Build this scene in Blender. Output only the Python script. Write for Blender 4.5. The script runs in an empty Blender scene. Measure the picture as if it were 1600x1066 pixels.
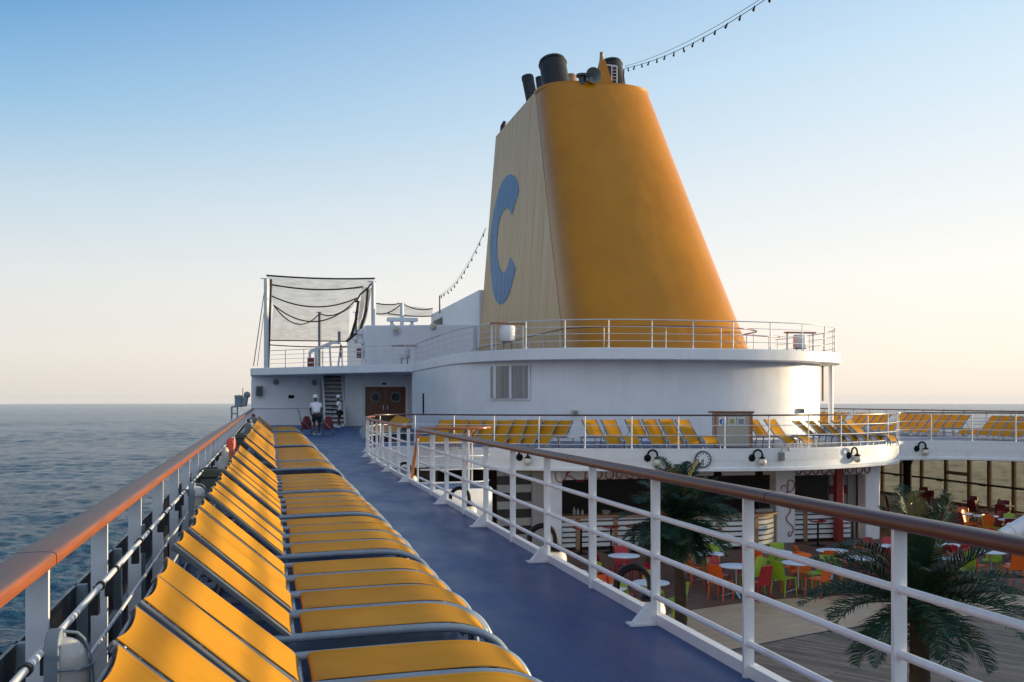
import bpy, bmesh, math, random
from mathutils import Vector, Matrix
random.seed(11)
sc = bpy.context.scene
col = sc.collection
R = math.radians
PI = math.pi

# ------------------------------------------------------------------ survey
# eye 1.55 m above the promenade deck, ship's bow along +Y, starboard +X
FPX, HOR, VPX, EYE = 1600.0, 625.0, 415.0, 1.55
YAW = math.atan((800 - VPX) / FPX)
SY, CY = math.sin(YAW), math.cos(YAW)
def ray(px, py):
    u = (px - 800) / FPX
    return Vector((SY + u * CY, CY - u * SY, (HOR - py) / FPX))
def on_y(px, py, Y):
    r = ray(px, py); t = Y / r.y
    return Vector((r.x * t, Y, EYE + r.z * t))
def on_x(px, py, X):
    r = ray(px, py); t = X / r.x
    return Vector((X, r.y * t, EYE + r.z * t))
def on_z(px, py, z):
    r = ray(px, py); t = (z - EYE) / r.z
    return Vector((r.x * t, r.y * t, z))
def at_d(px, py, d):
    r = ray(px, py)
    return Vector((r.x * d, r.y * d, EYE + r.z * d))

# ------------------------------------------------------------------ mesh helper
class MB:
    def __init__(s):
        s.v = []; s.f = []
    def add(s, vs, fs):
        o = len(s.v)
        s.v += [tuple(v) for v in vs]
        s.f += [tuple(i + o for i in f) for f in fs]
        return s
    def box(s, c, d, rz=0, M=None):
        x, y, z = d[0] / 2, d[1] / 2, d[2] / 2
        vs = [Vector((a * x, b * y, e * z)) for e in (-1, 1) for b in (-1, 1) for a in (-1, 1)]
        T = Matrix.Translation(Vector(c)) @ (M if M is not None else Matrix.Rotation(rz, 4, 'Z'))
        return s.add([T @ v for v in vs], [(0, 2, 3, 1), (4, 5, 7, 6), (0, 1, 5, 4), (2, 6, 7, 3), (0, 4, 6, 2), (1, 3, 7, 5)])
    def bb(s, x0, x1, y0, y1, z0, z1):
        return s.box(((x0 + x1) / 2, (y0 + y1) / 2, (z0 + z1) / 2), (abs(x1 - x0), abs(y1 - y0), abs(z1 - z0)))
    def bar(s, a, b, w, h, up=(0, 0, 1)):
        a, b = Vector(a), Vector(b); t = (b - a); L = t.length; t.normalize()
        u = Vector(up); r = t.cross(u)
        if r.length < 1e-4: r = t.cross(Vector((0, 1, 0)))
        r.normalize(); u = r.cross(t)
        vs = []
        for p in (a, b):
            for (i, j) in ((-1, -1), (1, -1), (1, 1), (-1, 1)):
                vs.append(p + r * (i * w / 2) + u * (j * h / 2))
        return s.add(vs, [(3, 2, 1, 0), (4, 5, 6, 7), (0, 1, 5, 4), (1, 2, 6, 5), (2, 3, 7, 6), (3, 0, 4, 7)])
    def prism(s, poly, z0, z1):
        n = len(poly)
        vs = [(p[0], p[1], z0) for p in poly] + [(p[0], p[1], z1) for p in poly]
        fs = [tuple(reversed(range(n))), tuple(range(n, 2 * n))]
        fs += [(i, (i + 1) % n, n + (i + 1) % n, n + i) for i in range(n)]
        return s.add(vs, fs)
    def tube(s, pts, r, n=8, cap=True, closed=False):
        P = [Vector(p) for p in pts]; m = len(P)
        rs = r if isinstance(r, (list, tuple)) else [r] * m
        ts = []
        for i in range(m):
            if closed: t = P[(i + 1) % m] - P[i - 1]
            elif i == 0: t = P[1] - P[0]
            elif i == m - 1: t = P[-1] - P[-2]
            else: t = (P[i + 1] - P[i]).normalized() + (P[i] - P[i - 1]).normalized()
            ts.append(t.normalized())
        t0 = ts[0]
        ref = Vector((0, 0, 1)) if abs(t0.z) < .9 else Vector((0, 1, 0))
        a = t0.cross(ref).normalized()
        vs = []
        for i in range(m):
            t = ts[i]
            a = (a - t * a.dot(t)).normalized(); b = t.cross(a)
            for k in range(n):
                q = 2 * PI * k / n
                vs.append(P[i] + (a * math.cos(q) + b * math.sin(q)) * rs[i])
        fs = []
        for i in range(m if closed else m - 1):
            j = (i + 1) % m
            for k in range(n):
                l = (k + 1) % n
                fs.append((i * n + k, i * n + l, j * n + l, j * n + k))
        if cap and not closed:
            fs.append(tuple(reversed(range(n)))); fs.append(tuple(range((m - 1) * n, m * n)))
        return s.add(vs, fs)
    def sweep(s, path, prof, closed=False):
        """profile (lateral to the right of travel, height) carried along a path that turns in plan"""
        P = [Vector(p) for p in path]; m = len(P); n = len(prof)
        vs = []
        for i in range(m):
            if closed: a = P[i] - P[i - 1]; b = P[(i + 1) % m] - P[i]
            else:
                a = P[i] - P[i - 1] if i else P[1] - P[0]
                b = P[i + 1] - P[i] if i < m - 1 else P[-1] - P[-2]
            a = Vector((a.x, a.y, 0)).normalized(); b = Vector((b.x, b.y, 0)).normalized()
            t = (a + b).normalized()
            k = 1 / max(.5, t.dot(b))
            rt = Vector((t.y, -t.x, 0)) * k
            for (l, h) in prof: vs.append(P[i] + rt * l + Vector((0, 0, h)))
        fs = []
        for i in range(m if closed else m - 1):
            j = (i + 1) % m
            for k in range(n):
                l = (k + 1) % n
                fs.append((i * n + k, i * n + l, j * n + l, j * n + k))
        if not closed:
            fs.append(tuple(range(n))); fs.append(tuple(reversed(range((m - 1) * n, m * n))))
        return s.add(vs, fs)
    def lathe(s, prof, c=(0, 0, 0), n=20, M=None):
        T = Matrix.Translation(Vector(c)) @ (M if M is not None else Matrix.Identity(4))
        vs = []; fs = []; m = len(prof)
        for (r, z) in prof:
            for k in range(n):
                q = 2 * PI * k / n
                vs.append(T @ Vector((r * math.cos(q), r * math.sin(q), z)))
        for i in range(m - 1):
            for k in range(n):
                l = (k + 1) % n
                fs.append((i * n + k, i * n + l, (i + 1) * n + l, (i + 1) * n + k))
        if prof[0][0] > 1e-5: fs.append(tuple(reversed(range(n))))
        if prof[-1][0] > 1e-5: fs.append(tuple(range((m - 1) * n, m * n)))
        return s.add(vs, fs)
    def ball(s, c, r, n=16, m=10, sz=1.0):
        return s.lathe([(max(1e-6, r * math.sin(PI * i / m)), -r * sz * math.cos(PI * i / m)) for i in range(m + 1)], c, n)
    def grid(s, rows, thick=0):
        """rows of points -> sheet, doubled to a real thickness along its normal"""
        m, n = len(rows), len(rows[0])
        vs = [Vector(p) for r in rows for p in r]
        fs = [(i * n + j, i * n + j + 1, (i + 1) * n + j + 1, (i + 1) * n + j) for i in range(m - 1) for j in range(n - 1)]
        if thick:
            N = [Vector() for _ in vs]
            for f in fs:
                q = (vs[f[1]] - vs[f[0]]).cross(vs[f[3]] - vs[f[0]])
                for i in f: N[i] += q
            o = len(vs)
            vs += [vs[i] - N[i].normalized() * thick for i in range(o)]
            fs += [tuple(reversed([i + o for i in f])) for f in fs]
            edge = [i for i in range(n)] + [i * n + n - 1 for i in range(1, m)] + [(m - 1) * n + j for j in range(n - 2, -1, -1)] + [i * n for i in range(m - 2, 0, -1)]
            L = len(edge)
            fs += [(edge[(i + 1) % L], edge[i], edge[i] + o, edge[(i + 1) % L] + o) for i in range(L)]
        return s.add(vs, fs)
    def mesh(s, name, mat, ang=50, fix=True):
        me = bpy.data.meshes.new(name)
        me.from_pydata(s.v, [], s.f)
        if fix:
            bm = bmesh.new(); bm.from_mesh(me)
            bmesh.ops.recalc_face_normals(bm, faces=bm.faces)
            bm.to_mesh(me); bm.free()
        if mat: me.materials.append(mat)
        if ang:
            me.shade_smooth()
            me.set_sharp_from_angle(angle=R(ang))
        me.update()
        return me
    def build(s, name, mat, parent=None, ang=50, bev=0, loc=None, fix=True):
        o = bpy.data.objects.new(name, s.mesh(name, mat, ang, fix))
        col.objects.link(o)
        if parent is not None: o.parent = parent
        if loc is not None: o.location = loc
        if bev:
            b = o.modifiers.new('bevel', 'BEVEL'); b.width = bev; b.segments = 2; b.limit_method = 'ANGLE'; b.angle_limit = R(40)
        return o

def tag(o, label=None, cat=None, group=None, kind=None):
    if label: o['label'] = label
    if cat: o['category'] = cat
    if group: o['group'] = group
    if kind: o['kind'] = kind
    return o
def thing(name, label, cat, loc=(0, 0, 0), rz=0, group=None):
    o = bpy.data.objects.new(name, None); col.objects.link(o)
    o.empty_display_size = .2
    o.location = loc; o.rotation_euler = (0, 0, rz)
    return tag(o, label, cat, group)
KIDS = {}
def copy_tree(o, parent=None):
    c = o.copy(); col.objects.link(c)
    if parent is not None: c.parent = parent
    for ch in KIDS.get(o.name) or [k for k in o.children]:
        copy_tree(ch, c)
    return c
def setting(o): return tag(o, kind='structure')

# ------------------------------------------------------------------ materials
def newmat(name):
    m = bpy.data.materials.new(name); m.use_nodes = True
    nt = m.node_tree; b = nt.nodes['Principled BSDF']
    return m, nt, b
def N(nt, t, **k):
    n = nt.nodes.new(t)
    for a, v in k.items():
        if hasattr(n, a): setattr(n, a, v)
        else: n.inputs[a.replace('_', ' ')].default_value = v
    return n
def mixc(nt, fac, a, b, mode='MIX'):
    m = nt.nodes.new('ShaderNodeMix'); m.data_type = 'RGBA'; m.blend_type = mode
    for sk, v in ((m.inputs[0], fac), (m.inputs[6], a), (m.inputs[7], b)):
        if hasattr(v, 'is_output'): nt.links.new(v, sk)
        elif isinstance(v, (int, float)): sk.default_value = v
        else: sk.default_value = (*v[:3], 1)
    return m.outputs[2]
def ramp(nt, src, stops, interp='LINEAR'):
    r = nt.nodes.new('ShaderNodeValToRGB'); e = r.color_ramp.elements
    r.color_ramp.interpolation = interp
    while len(e) < len(stops): e.new(.5)
    for k, (p, c) in enumerate(stops):
        e[k].position = p
        e[k].color = (c, c, c, 1) if isinstance(c, (int, float)) else (*c, 1)
    nt.links.new(src, r.inputs[0])
    return r.outputs[0]
def noise(nt, vec, scale, detail=4, rough=.55, stretch=None):
    if stretch:
        mp = nt.nodes.new('ShaderNodeMapping'); mp.inputs['Scale'].default_value = stretch
        nt.links.new(vec, mp.inputs[0]); vec = mp.outputs[0]
    n = nt.nodes.new('ShaderNodeTexNoise'); n.inputs['Scale'].default_value = scale
    n.inputs['Detail'].default_value = detail; n.inputs['Roughness'].default_value = rough
    nt.links.new(vec, n.inputs['Vector'])
    return n.outputs['Fac']
def coords(nt, world=False):
    if world:
        return nt.nodes.new('ShaderNodeNewGeometry').outputs['Position']
    tc = nt.nodes.new('ShaderNodeTexCoord'); oi = nt.nodes.new('ShaderNodeObjectInfo')
    ad = nt.nodes.new('ShaderNodeVectorMath'); ad.operation = 'ADD'
    sc_ = nt.nodes.new('ShaderNodeMath'); sc_.operation = 'MULTIPLY'; sc_.inputs[1].default_value = 31.7
    nt.links.new(oi.outputs['Random'], sc_.inputs[0])
    nt.links.new(tc.outputs['Object'], ad.inputs[0]); nt.links.new(sc_.outputs[0], ad.inputs[1])
    return ad.outputs[0]
def bumpn(nt, b, h, strength=.2, dist=.01):
    n = nt.nodes.new('ShaderNodeBump'); n.inputs['Strength'].default_value = strength; n.inputs['Distance'].default_value = dist
    nt.links.new(h, n.inputs['Height'])
    if b.inputs['Normal'].is_linked:
        nt.links.new(b.inputs['Normal'].links[0].from_socket, n.inputs['Normal'])
    nt.links.new(n.outputs[0], b.inputs['Normal'])
def paint(name, c, rough=.45, var=.12, scale=2.0, dirt=0.0, dirtc=(.25, .17, .1), streak=False, bump=0, bscale=60, metal=0, coat=0, rand=.0, world=False, spec=.5, wave=None):
    m, nt, b = newmat(name)
    v = coords(nt, world)
    f = noise(nt, v, scale, 5)
    lo = [x * (1 - var) for x in c]; hi = [min(1, x * (1 + var)) for x in c]
    out = mixc(nt, ramp(nt, f, [(.3, 0), (.7, 1)]), lo, hi)
    if dirt:
        d = noise(nt, v, 3.1, 7, .65, (1, 1, .12) if streak else None)
        d = ramp(nt, d, [(.52, 0), (.75, dirt)])
        out = mixc(nt, d, out, dirtc)
    if rand:
        oi = nt.nodes.new('ShaderNodeObjectInfo')
        rr = ramp(nt, oi.outputs['Random'], [(0, 1 - rand), (1, 1)])
        out = mixc(nt, 1.0, out, rr, 'MULTIPLY')
    nt.links.new(out, b.inputs['Base Color'])
    rf = ramp(nt, noise(nt, v, scale * 2.3, 4), [(.25, max(.02, rough - .1)), (.75, min(1, rough + .12))])
    nt.links.new(rf, b.inputs['Roughness'])
    b.inputs['Metallic'].default_value = metal
    b.inputs['Specular IOR Level'].default_value = spec
    if coat:
        b.inputs['Coat Weight'].default_value = coat; b.inputs['Coat Roughness'].default_value = .12
    if bump: bumpn(nt, b, noise(nt, v, bscale, 3), bump, .004)
    if wave:
        bumpn(nt, b, noise(nt, v, wave[0], 2, .4, wave[2]), wave[1], .05)
    return m

M = {}
M['white'] = paint('white_paint', (.80, .80, .80), .38, .04, 1.3, dirt=.22, dirtc=(.42, .34, .25), streak=True, wave=(.9, .25, (1, 1, 1)))
M['white_rail'] = paint('white_rail_paint', (.72, .73, .74), .35, .06, 4, dirt=.35, dirtc=(.35, .26, .18), bump=.15, bscale=25)
M['white_clean'] = paint('white_gloss', (.78, .78, .78), .3, .03, 3)
M['charcoal'] = paint('charcoal_metal', (.05, .055, .065), .4, .15, 6)
M['steel'] = paint('grey_blue_tube', (.26, .32, .38), .27, .12, 5, rand=.15)
M['backbar'] = paint('dark_grey_tube', (.12, .13, .145), .38, .12, 5)
M['black'] = paint('black_paint', (.005, .005, .006), .5, .2, 5, spec=.15)
M['panel'] = paint('dark_screen_panel', (.008, .008, .009), .3, .2, 2, dirt=.15, dirtc=(.04, .04, .04), spec=.25)
M['rubber'] = paint('black_rubber', (.018, .018, .02), .6)
M['chrome'] = paint('chrome', (.62, .63, .65), .18, .04, 3, metal=1)
M['olive'] = paint('olive_box', (.095, .10, .075), .5, .15, 6)
M['orange_ring'] = paint('orange_lifebuoy', (.75, .09, .02), .45, .1, 5, dirt=.2)
M['cream'] = paint('cream_plastic', (.62, .56, .45), .4, .08, 5, dirt=.2)
M['globe'] = paint('opal_globe', (.72, .66, .55), .25, .04, 5)
M['red'] = paint('red_paint', (.27, .022, .018), .4, .1, 4)
M['maroon'] = paint('maroon_cloth', (.14, .010, .014), .7, .15, 20)
M['scroll'] = paint('red_lettering', (.33, .02, .03), .5, .05)
M['brown_door'] = paint('varnished_door', (.17, .055, .02), .35, .25, 5, bump=.1)
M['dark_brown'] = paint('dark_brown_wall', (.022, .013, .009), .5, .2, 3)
M['frame_brown'] = paint('brown_window_frame', (.32, .18, .10), .45, .15, 4)
M['beige'] = paint('beige_laminate', (.45, .39, .31), .5, .06, 4)
M['grey'] = paint('grey_plastic', (.22, .23, .24), .5, .1, 6)
M['table'] = paint('white_tabletop', (.70, .73, .78), .45, .012, 3, spec=.2)
M['pipe_black'] = paint('soot_black', (.010, .010, .011), .55, .3, 3)
M['horn'] = paint('grey_green_horn', (.2, .25, .24), .4, .1, 5)
M['lime'] = paint('lime_plastic', (.30, .44, .02), .35, .05, 8, rand=.1)
M['orange'] = paint('orange_plastic', (.78, .13, .012), .35, .05, 8, rand=.12)
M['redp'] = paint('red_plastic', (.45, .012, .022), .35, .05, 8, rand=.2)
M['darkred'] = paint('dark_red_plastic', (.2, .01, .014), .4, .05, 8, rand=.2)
M['skin'] = paint('dark_skin', (.06, .028, .018), .5, .06, 20)
M['shirt'] = paint('white_shirt', (.74, .75, .8), .8, .06, 14, bump=.2)
M['shorts'] = paint('black_shorts', (.010, .010, .012), .8, .1, 14)
M['trunk'] = paint('palm_trunk', (.040, .022, .013), .8, .35, 9, bump=.8, bscale=22)
M['curtain'] = paint('grey_curtain', (.24, .23, .22), .8, .08, 4)
M['stripe'] = paint('pale_stripe_board', (.30, .28, .26), .5, .08, 4)
M['blue_logo'] = paint('blue_mark', (.035, .14, .36), .35, .12, 1.4, dirt=.25, dirtc=(.1, .2, .36), streak=True)
M['net'] = None

def mk_funnel():
    m, nt, b = newmat('funnel_yellow'); v = coords(nt, True)
    f = noise(nt, v, .5, 6, .6)
    c = mixc(nt, ramp(nt, f, [(.3, 0), (.7, 1)]), (.50, .182, .002), (.57, .225, .004))
    st = ramp(nt, noise(nt, v, 2.2, 6, .7, (1, 1, .06)), [(.5, 0), (.78, .3)])
    c = mixc(nt, st, c, (.35, .17, .03))
    ch = ramp(nt, noise(nt, v, .35, 4, .6), [(.5, 0), (.75, .25)])
    c = mixc(nt, ch, c, (.66, .27, .02))
    nt.links.new(c, b.inputs['Base Color'])
    b.inputs['Roughness'].default_value = .36
    b.inputs['Coat Weight'].default_value = .12; b.inputs['Coat Roughness'].default_value = .25; b.inputs['Specular IOR Level'].default_value = .3
    w = noise(nt, v, 1.0, 2, .4, (1.4, 1.4, .35)); bumpn(nt, b, w, .25, .07)
    bumpn(nt, b, noise(nt, v, .45, 3, .5), .3, .12)
    sm = seamlines(nt, v, (0, 0, 1), 2.35, .018); sv = seamlines(nt, v, (1, 0, 0), 1.9, .012)
    mm = nt.nodes.new('ShaderNodeMath'); mm.operation = 'MAXIMUM'; nt.links.new(sm, mm.inputs[0]); nt.links.new(sv, mm.inputs[1])
    bumpn(nt, b, mm.outputs[0], .5, .012)
    return m
def seamlines(nt, v, axis, pitch, width):
    d = nt.nodes.new('ShaderNodeVectorMath'); d.operation = 'DOT_PRODUCT'; d.inputs[1].default_value = axis; nt.links.new(v, d.inputs[0])
    def mt(op, a, b_=None):
        n_ = nt.nodes.new('ShaderNodeMath'); n_.operation = op; nt.links.new(a, n_.inputs[0])
        if b_ is not None: n_.inputs[1].default_value = b_
        return n_.outputs[0]
    f = mt('ABSOLUTE', mt('SUBTRACT', mt('FRACT', mt('DIVIDE', d.outputs['Value'], pitch)), .5))
    return mt('LESS_THAN', f, width / pitch)
M['funnel'] = mk_funnel()
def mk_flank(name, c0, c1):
    # corrugated plating of the flat flank: oil-canned vertical strips
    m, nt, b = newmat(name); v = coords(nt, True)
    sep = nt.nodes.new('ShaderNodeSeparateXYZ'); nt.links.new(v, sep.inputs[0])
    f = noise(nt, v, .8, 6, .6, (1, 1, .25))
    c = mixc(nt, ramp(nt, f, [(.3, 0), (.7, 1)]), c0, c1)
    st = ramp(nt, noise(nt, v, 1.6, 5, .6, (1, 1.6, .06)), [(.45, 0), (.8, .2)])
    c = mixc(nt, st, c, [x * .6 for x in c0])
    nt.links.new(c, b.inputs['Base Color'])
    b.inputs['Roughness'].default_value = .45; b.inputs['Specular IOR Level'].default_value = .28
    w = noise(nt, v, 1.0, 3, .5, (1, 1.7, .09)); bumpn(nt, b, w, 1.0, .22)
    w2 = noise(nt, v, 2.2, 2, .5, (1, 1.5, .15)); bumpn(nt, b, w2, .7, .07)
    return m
M['flank'] = mk_flank('sheen_paled_flank', (.72, .43, .18), (.80, .50, .24))  # funnel yellow made paler: glancing sky reflection put into the colour
M['blue_logo'] = mk_flank('blue_mark', (.045, .175, .34), (.075, .23, .42))

def mk_fabric():
    m, nt, b = newmat('yellow_sling'); v = coords(nt)
    tc = nt.nodes.new('ShaderNodeTexCoord')
    oi = nt.nodes.new('ShaderNodeObjectInfo')
    f = noise(nt, v, 4, 5)
    c = mixc(nt, ramp(nt, f, [(.3, 0), (.7, 1)]), (.56, .238, .004), (.63, .282, .006))
    d = ramp(nt, noise(nt, v, 2.3, 6, .7, (1, 2.2, 1)), [(.55, 0), (.8, .28)])
    c = mixc(nt, d, c, (.42, .17, .01))
    c = mixc(nt, 1.0, c, ramp(nt, oi.outputs['Random'], [(0, (.86, .84, .8)), (.5, (.97, .95, .95)), (1, (1, 1, 1))]), 'MULTIPLY')
    nt.links.new(c, b.inputs['Base Color'])
    b.inputs['Roughness'].default_value = .7
    b.inputs['Specular IOR Level'].default_value = .18
    # doubled hem along each side: a stitched line a few centimetres in
    sp_ = nt.nodes.new('ShaderNodeSeparateXYZ'); nt.links.new(tc.outputs['Object'], sp_.inputs[0])
    ab = nt.nodes.new('ShaderNodeMath'); ab.operation = 'ABSOLUTE'; nt.links.new(sp_.outputs['Y'], ab.inputs[0])
    cm_ = nt.nodes.new('ShaderNodeMath'); cm_.operation = 'COMPARE'; cm_.inputs[1].default_value = .205; cm_.inputs[2].default_value = .003; nt.links.new(ab.outputs[0], cm_.inputs[0])
    fd = ramp(nt, noise(nt, v, 1.1, 3, .5), [(.4, 0), (.7, .3)])
    c = mixc(nt, fd, c, (.60, .285, .02))
    cs = nt.nodes.new('ShaderNodeMath'); cs.operation = 'MULTIPLY'; cs.inputs[1].default_value = .45; nt.links.new(cm_.outputs[0], cs.inputs[0])
    c = mixc(nt, cs.outputs[0], c, (.28, .11, .005))
    nt.links.new(c, b.inputs['Base Color'])
    bumpn(nt, b, cm_.outputs[0], .4, .003)
    wv = nt.nodes.new('ShaderNodeTexWave'); wv.inputs['Scale'].default_value = 90; wv.bands_direction = 'Y'
    wv.inputs['Distortion'].default_value = .4
    nt.links.new(tc.outputs['Object'], wv.inputs['Vector'])
    bumpn(nt, b, wv.outputs['Fac'], .12, .002)
    bumpn(nt, b, noise(nt, v, 5, 3, .5, (.6, 2, 1)), .25, .012)
    return m
M['fabric'] = mk_fabric()

def mk_wood(name, top, side, rough=.3, coat=.6, worn=.8):
    m, nt, b = newmat(name)
    v = coords(nt, True)
    g = noise(nt, v, 6, 6, .65, (14, .5, 14))
    c = mixc(nt, ramp(nt, g, [(.3, 0), (.7, 1)]), [x * .7 for x in side], [x * 1.2 for x in side])
    geo = nt.nodes.new('ShaderNodeNewGeometry'); sep = nt.nodes.new('ShaderNodeSeparateXYZ')
    nt.links.new(geo.outputs['Normal'], sep.inputs[0])
    upf = ramp(nt, sep.outputs['Z'], [(.55, 0), (.92, worn)])     # varnish walked and weathered off the upper face
    wn = ramp(nt, noise(nt, v, 3.5, 6, .65, (3, .7, 3)), [(.3, .45), (.65, 1)])
    mm = nt.nodes.new('ShaderNodeMath'); mm.operation = 'MULTIPLY'
    nt.links.new(upf, mm.inputs[0]); nt.links.new(wn, mm.inputs[1])
    tcv = mixc(nt, ramp(nt, g, [(.3, 0), (.7, 1)]), [x * .75 for x in top], [x * 1.15 for x in top])
    c = mixc(nt, mm.outputs[0], c, tcv)
    nt.links.new(c, b.inputs['Base Color'])
    b.inputs['Roughness'].default_value = rough
    b.inputs['Coat Weight'].default_value = coat; b.inputs['Coat Roughness'].default_value = .2
    bumpn(nt, b, g, .12, .004)
    return m
M['wood_port'] = mk_wood('teak_cap_weathered', (.15, .098, .066), (.27, .07, .018), .5, .05)
M['wood'] = mk_wood('teak_cap_varnished', (.085, .042, .028), (.105, .028, .012), .45, .08, .45)
M['wood_orange'] = mk_wood('teak_cap_bright', (.30, .10, .03), (.36, .11, .025), .3, .6, .3)
M['wood_dark'] = mk_wood('dark_cap', (.035, .017, .012), (.05, .018, .012), .35, .4, .5)

def mk_deck():
    m, nt, b = newmat('blue_deck_coating'); v = coords(nt, True)
    f = noise(nt, v, .55, 6, .6)
    c = mixc(nt, ramp(nt, f, [(.3, 0), (.72, 1)]), (.004, .027, .118), (.009, .044, .158))
    w = ramp(nt, noise(nt, v, 1.3, 7, .7, (1.6, .35, 1)), [(.5, 0), (.8, .45)])
    c = mixc(nt, w, c, (.028, .056, .145))
    sp = ramp(nt, noise(nt, v, 120, 2, .5), [(.5, 0), (.70, .8)])
    c = mixc(nt, sp, c, (.085, .145, .34))
    s2 = ramp(nt, noise(nt, v, 2.2, 8, .75), [(.7, 0), (.85, .3)])
    c = mixc(nt, s2, c, (.02, .028, .07))
    nt.links.new(c, b.inputs['Base Color'])
    r = ramp(nt, noise(nt, v, 2.0, 5, .6, (1, .4, 1)), [(.3, .30), (.75, .5)])
    nt.links.new(r, b.inputs['Roughness'])
    b.inputs['Specular IOR Level'].default_value = .2
    sc1 = ramp(nt, noise(nt, v, 5, 7, .75, (3.2, .25, 1)), [(.60, 0), (.72, .35)])       # long scuffs along the walkway
    nt.links.new(mixc(nt, sc1, c, (.075, .105, .19)), b.inputs['Base Color'])
    bumpn(nt, b, noise(nt, v, 140, 2, .5), .12, .002)
    bumpn(nt, b, noise(nt, v, 1.2, 3, .5), .06, .02)
    return m
M['deck'] = mk_deck()
def mk_planks():
    m, nt, b = newmat('weathered_planks'); v = coords(nt, True)
    mp = nt.nodes.new('ShaderNodeMapping'); mp.inputs['Rotation'].default_value = (0, 0, R(55))
    nt.links.new(v, mp.inputs[0])
    br = nt.nodes.new('ShaderNodeTexBrick'); br.offset = .37
    br.inputs['Scale'].default_value = 1.0; br.inputs['Brick Width'].default_value = 3.2; br.inputs['Row Height'].default_value = .115
    br.inputs['Mortar Size'].default_value = .008; br.inputs['Mortar Smooth'].default_value = .2
    br.inputs['Color1'].default_value = (.21, .125, .075, 1); br.inputs['Color2'].default_value = (.42, .275, .175, 1); br.inputs['Mortar'].default_value = (.02, .015, .012, 1)
    nt.links.new(mp.outputs[0], br.inputs['Vector'])
    g = noise(nt, mp.outputs[0], 5, 6, .7, (.5, 9, 1))
    c = mixc(nt, 1.0, br.outputs['Color'], ramp(nt, g, [(.3, .45), (.7, 1.2)]), 'MULTIPLY')
    st = ramp(nt, noise(nt, mp.outputs[0], 1.1, 6, .65, (.6, 1.6, 1)), [(.48, 0), (.66, .8)])
    c = mixc(nt, st, c, (.06, .04, .028))
    nt.links.new(c, b.inputs['Base Color']); b.inputs['Roughness'].default_value = .6
    inv = nt.nodes.new('ShaderNodeMath'); inv.operation = 'SUBTRACT'; inv.inputs[0].default_value = 1
    nt.links.new(br.outputs['Fac'], inv.inputs[1]); bumpn(nt, b, inv.outputs[0], .5, .006)
    return m
M['planks'] = mk_planks()
M['sand_floor'] = paint('beige_floor', (.56, .37, .215), .5, .12, 1.2, dirt=.4, dirtc=(.15, .11, .08), world=True, bump=.1)
M['brown_floor'] = paint('brown_floor', (.12, .052, .032), .5, .25, 2.5, dirt=.3, dirtc=(.03, .02, .015), world=True, bump=.2)

def mk_sea():
    m, nt, b = newmat('sea_water'); v = coords(nt, True)
    n1 = noise(nt, v, .012, 4, .55)
    c = mixc(nt, ramp(nt, n1, [(.35, 0), (.65, 1)]), (.012, .068, .115), (.026, .10, .155))
    nt.links.new(c, b.inputs['Base Color'])
    b.inputs['Roughness'].default_value = .16; b.inputs['IOR'].default_value = 1.33; b.inputs['Specular IOR Level'].default_value = .22
    bumpn(nt, b, noise(nt, v, .9, 4, .6, (1, 1.5, 1)), 1.0, .9)
    bumpn(nt, b, noise(nt, v, .3, 4, .6, (1, 1.4, 1)), .8, 1.2)
    bumpn(nt, b, noise(nt, v, .03, 3, .5, (1, 1.4, 1)), .5, 4.0)
    return m
M['sea'] = mk_sea()
def mk_glass():
    m, nt, b = newmat('tinted_glass')
    nt.nodes.remove(b)
    tr = nt.nodes.new('ShaderNodeBsdfTransparent'); tr.inputs[0].default_value = (.72, .69, .59, 1)
    tl = nt.nodes.new('ShaderNodeBsdfTranslucent'); tl.inputs[0].default_value = (.5, .48, .42, 1)      # dried salt film, catches the low sun
    gl = nt.nodes.new('ShaderNodeBsdfGlossy'); gl.inputs['Roughness'].default_value = .05
    v = coords(nt, True)
    f = ramp(nt, noise(nt, v, 1.3, 5, .6), [(.3, .04), (.75, .10)])
    m1 = nt.nodes.new('ShaderNodeMixShader'); nt.links.new(f, m1.inputs[0]); nt.links.new(tr.outputs[0], m1.inputs[1]); nt.links.new(tl.outputs[0], m1.inputs[2])
    m2 = nt.nodes.new('ShaderNodeMixShader'); m2.inputs[0].default_value = .05; nt.links.new(m1.outputs[0], m2.inputs[1]); nt.links.new(gl.outputs[0], m2.inputs[2])
    nt.links.new(m2.outputs[0], nt.nodes['Material Output'].inputs['Surface'])
    return m
M['glass'] = mk_glass()
def mk_dark_glass():
    m, nt, b = newmat('dark_glass')
    b.inputs['Base Color'].default_value = (.012, .013, .015, 1); b.inputs['Roughness'].default_value = .06
    return m
M['dark_glass'] = mk_dark_glass()
def mk_net(alpha):
    m, nt, b = newmat('net_mesh')
    v = coords(nt, True)
    b.inputs['Base Color'].default_value = (.035, .032, .025, 1); b.inputs['Roughness'].default_value = .9
    f = ramp(nt, noise(nt, v, 1.2, 4, .6), [(.3, alpha * .8), (.75, alpha * 1.7)])
    nt.links.new(f, b.inputs['Alpha'])
    return m
M['net'] = mk_net(.28); M['net_bunch'] = mk_net(.5)
def mk_leaf():
    m, nt, b = newmat('palm_leaf'); v = coords(nt)
    f = noise(nt, v, 7, 4, .6)
    c = mixc(nt, ramp(nt, f, [(.3, 0), (.7, 1)]), (.007, .030, .022), (.024, .060, .034))
    c = mixc(nt, ramp(nt, noise(nt, v, 2.1, 3), [(.58, 0), (.75, .6)]), c, (.13, .13, .045))
    nt.links.new(c, b.inputs['Base Color']); b.inputs['Roughness'].default_value = .5; b.inputs['Specular IOR Level'].default_value = .2
    return m
M['leaf'] = mk_leaf()
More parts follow.
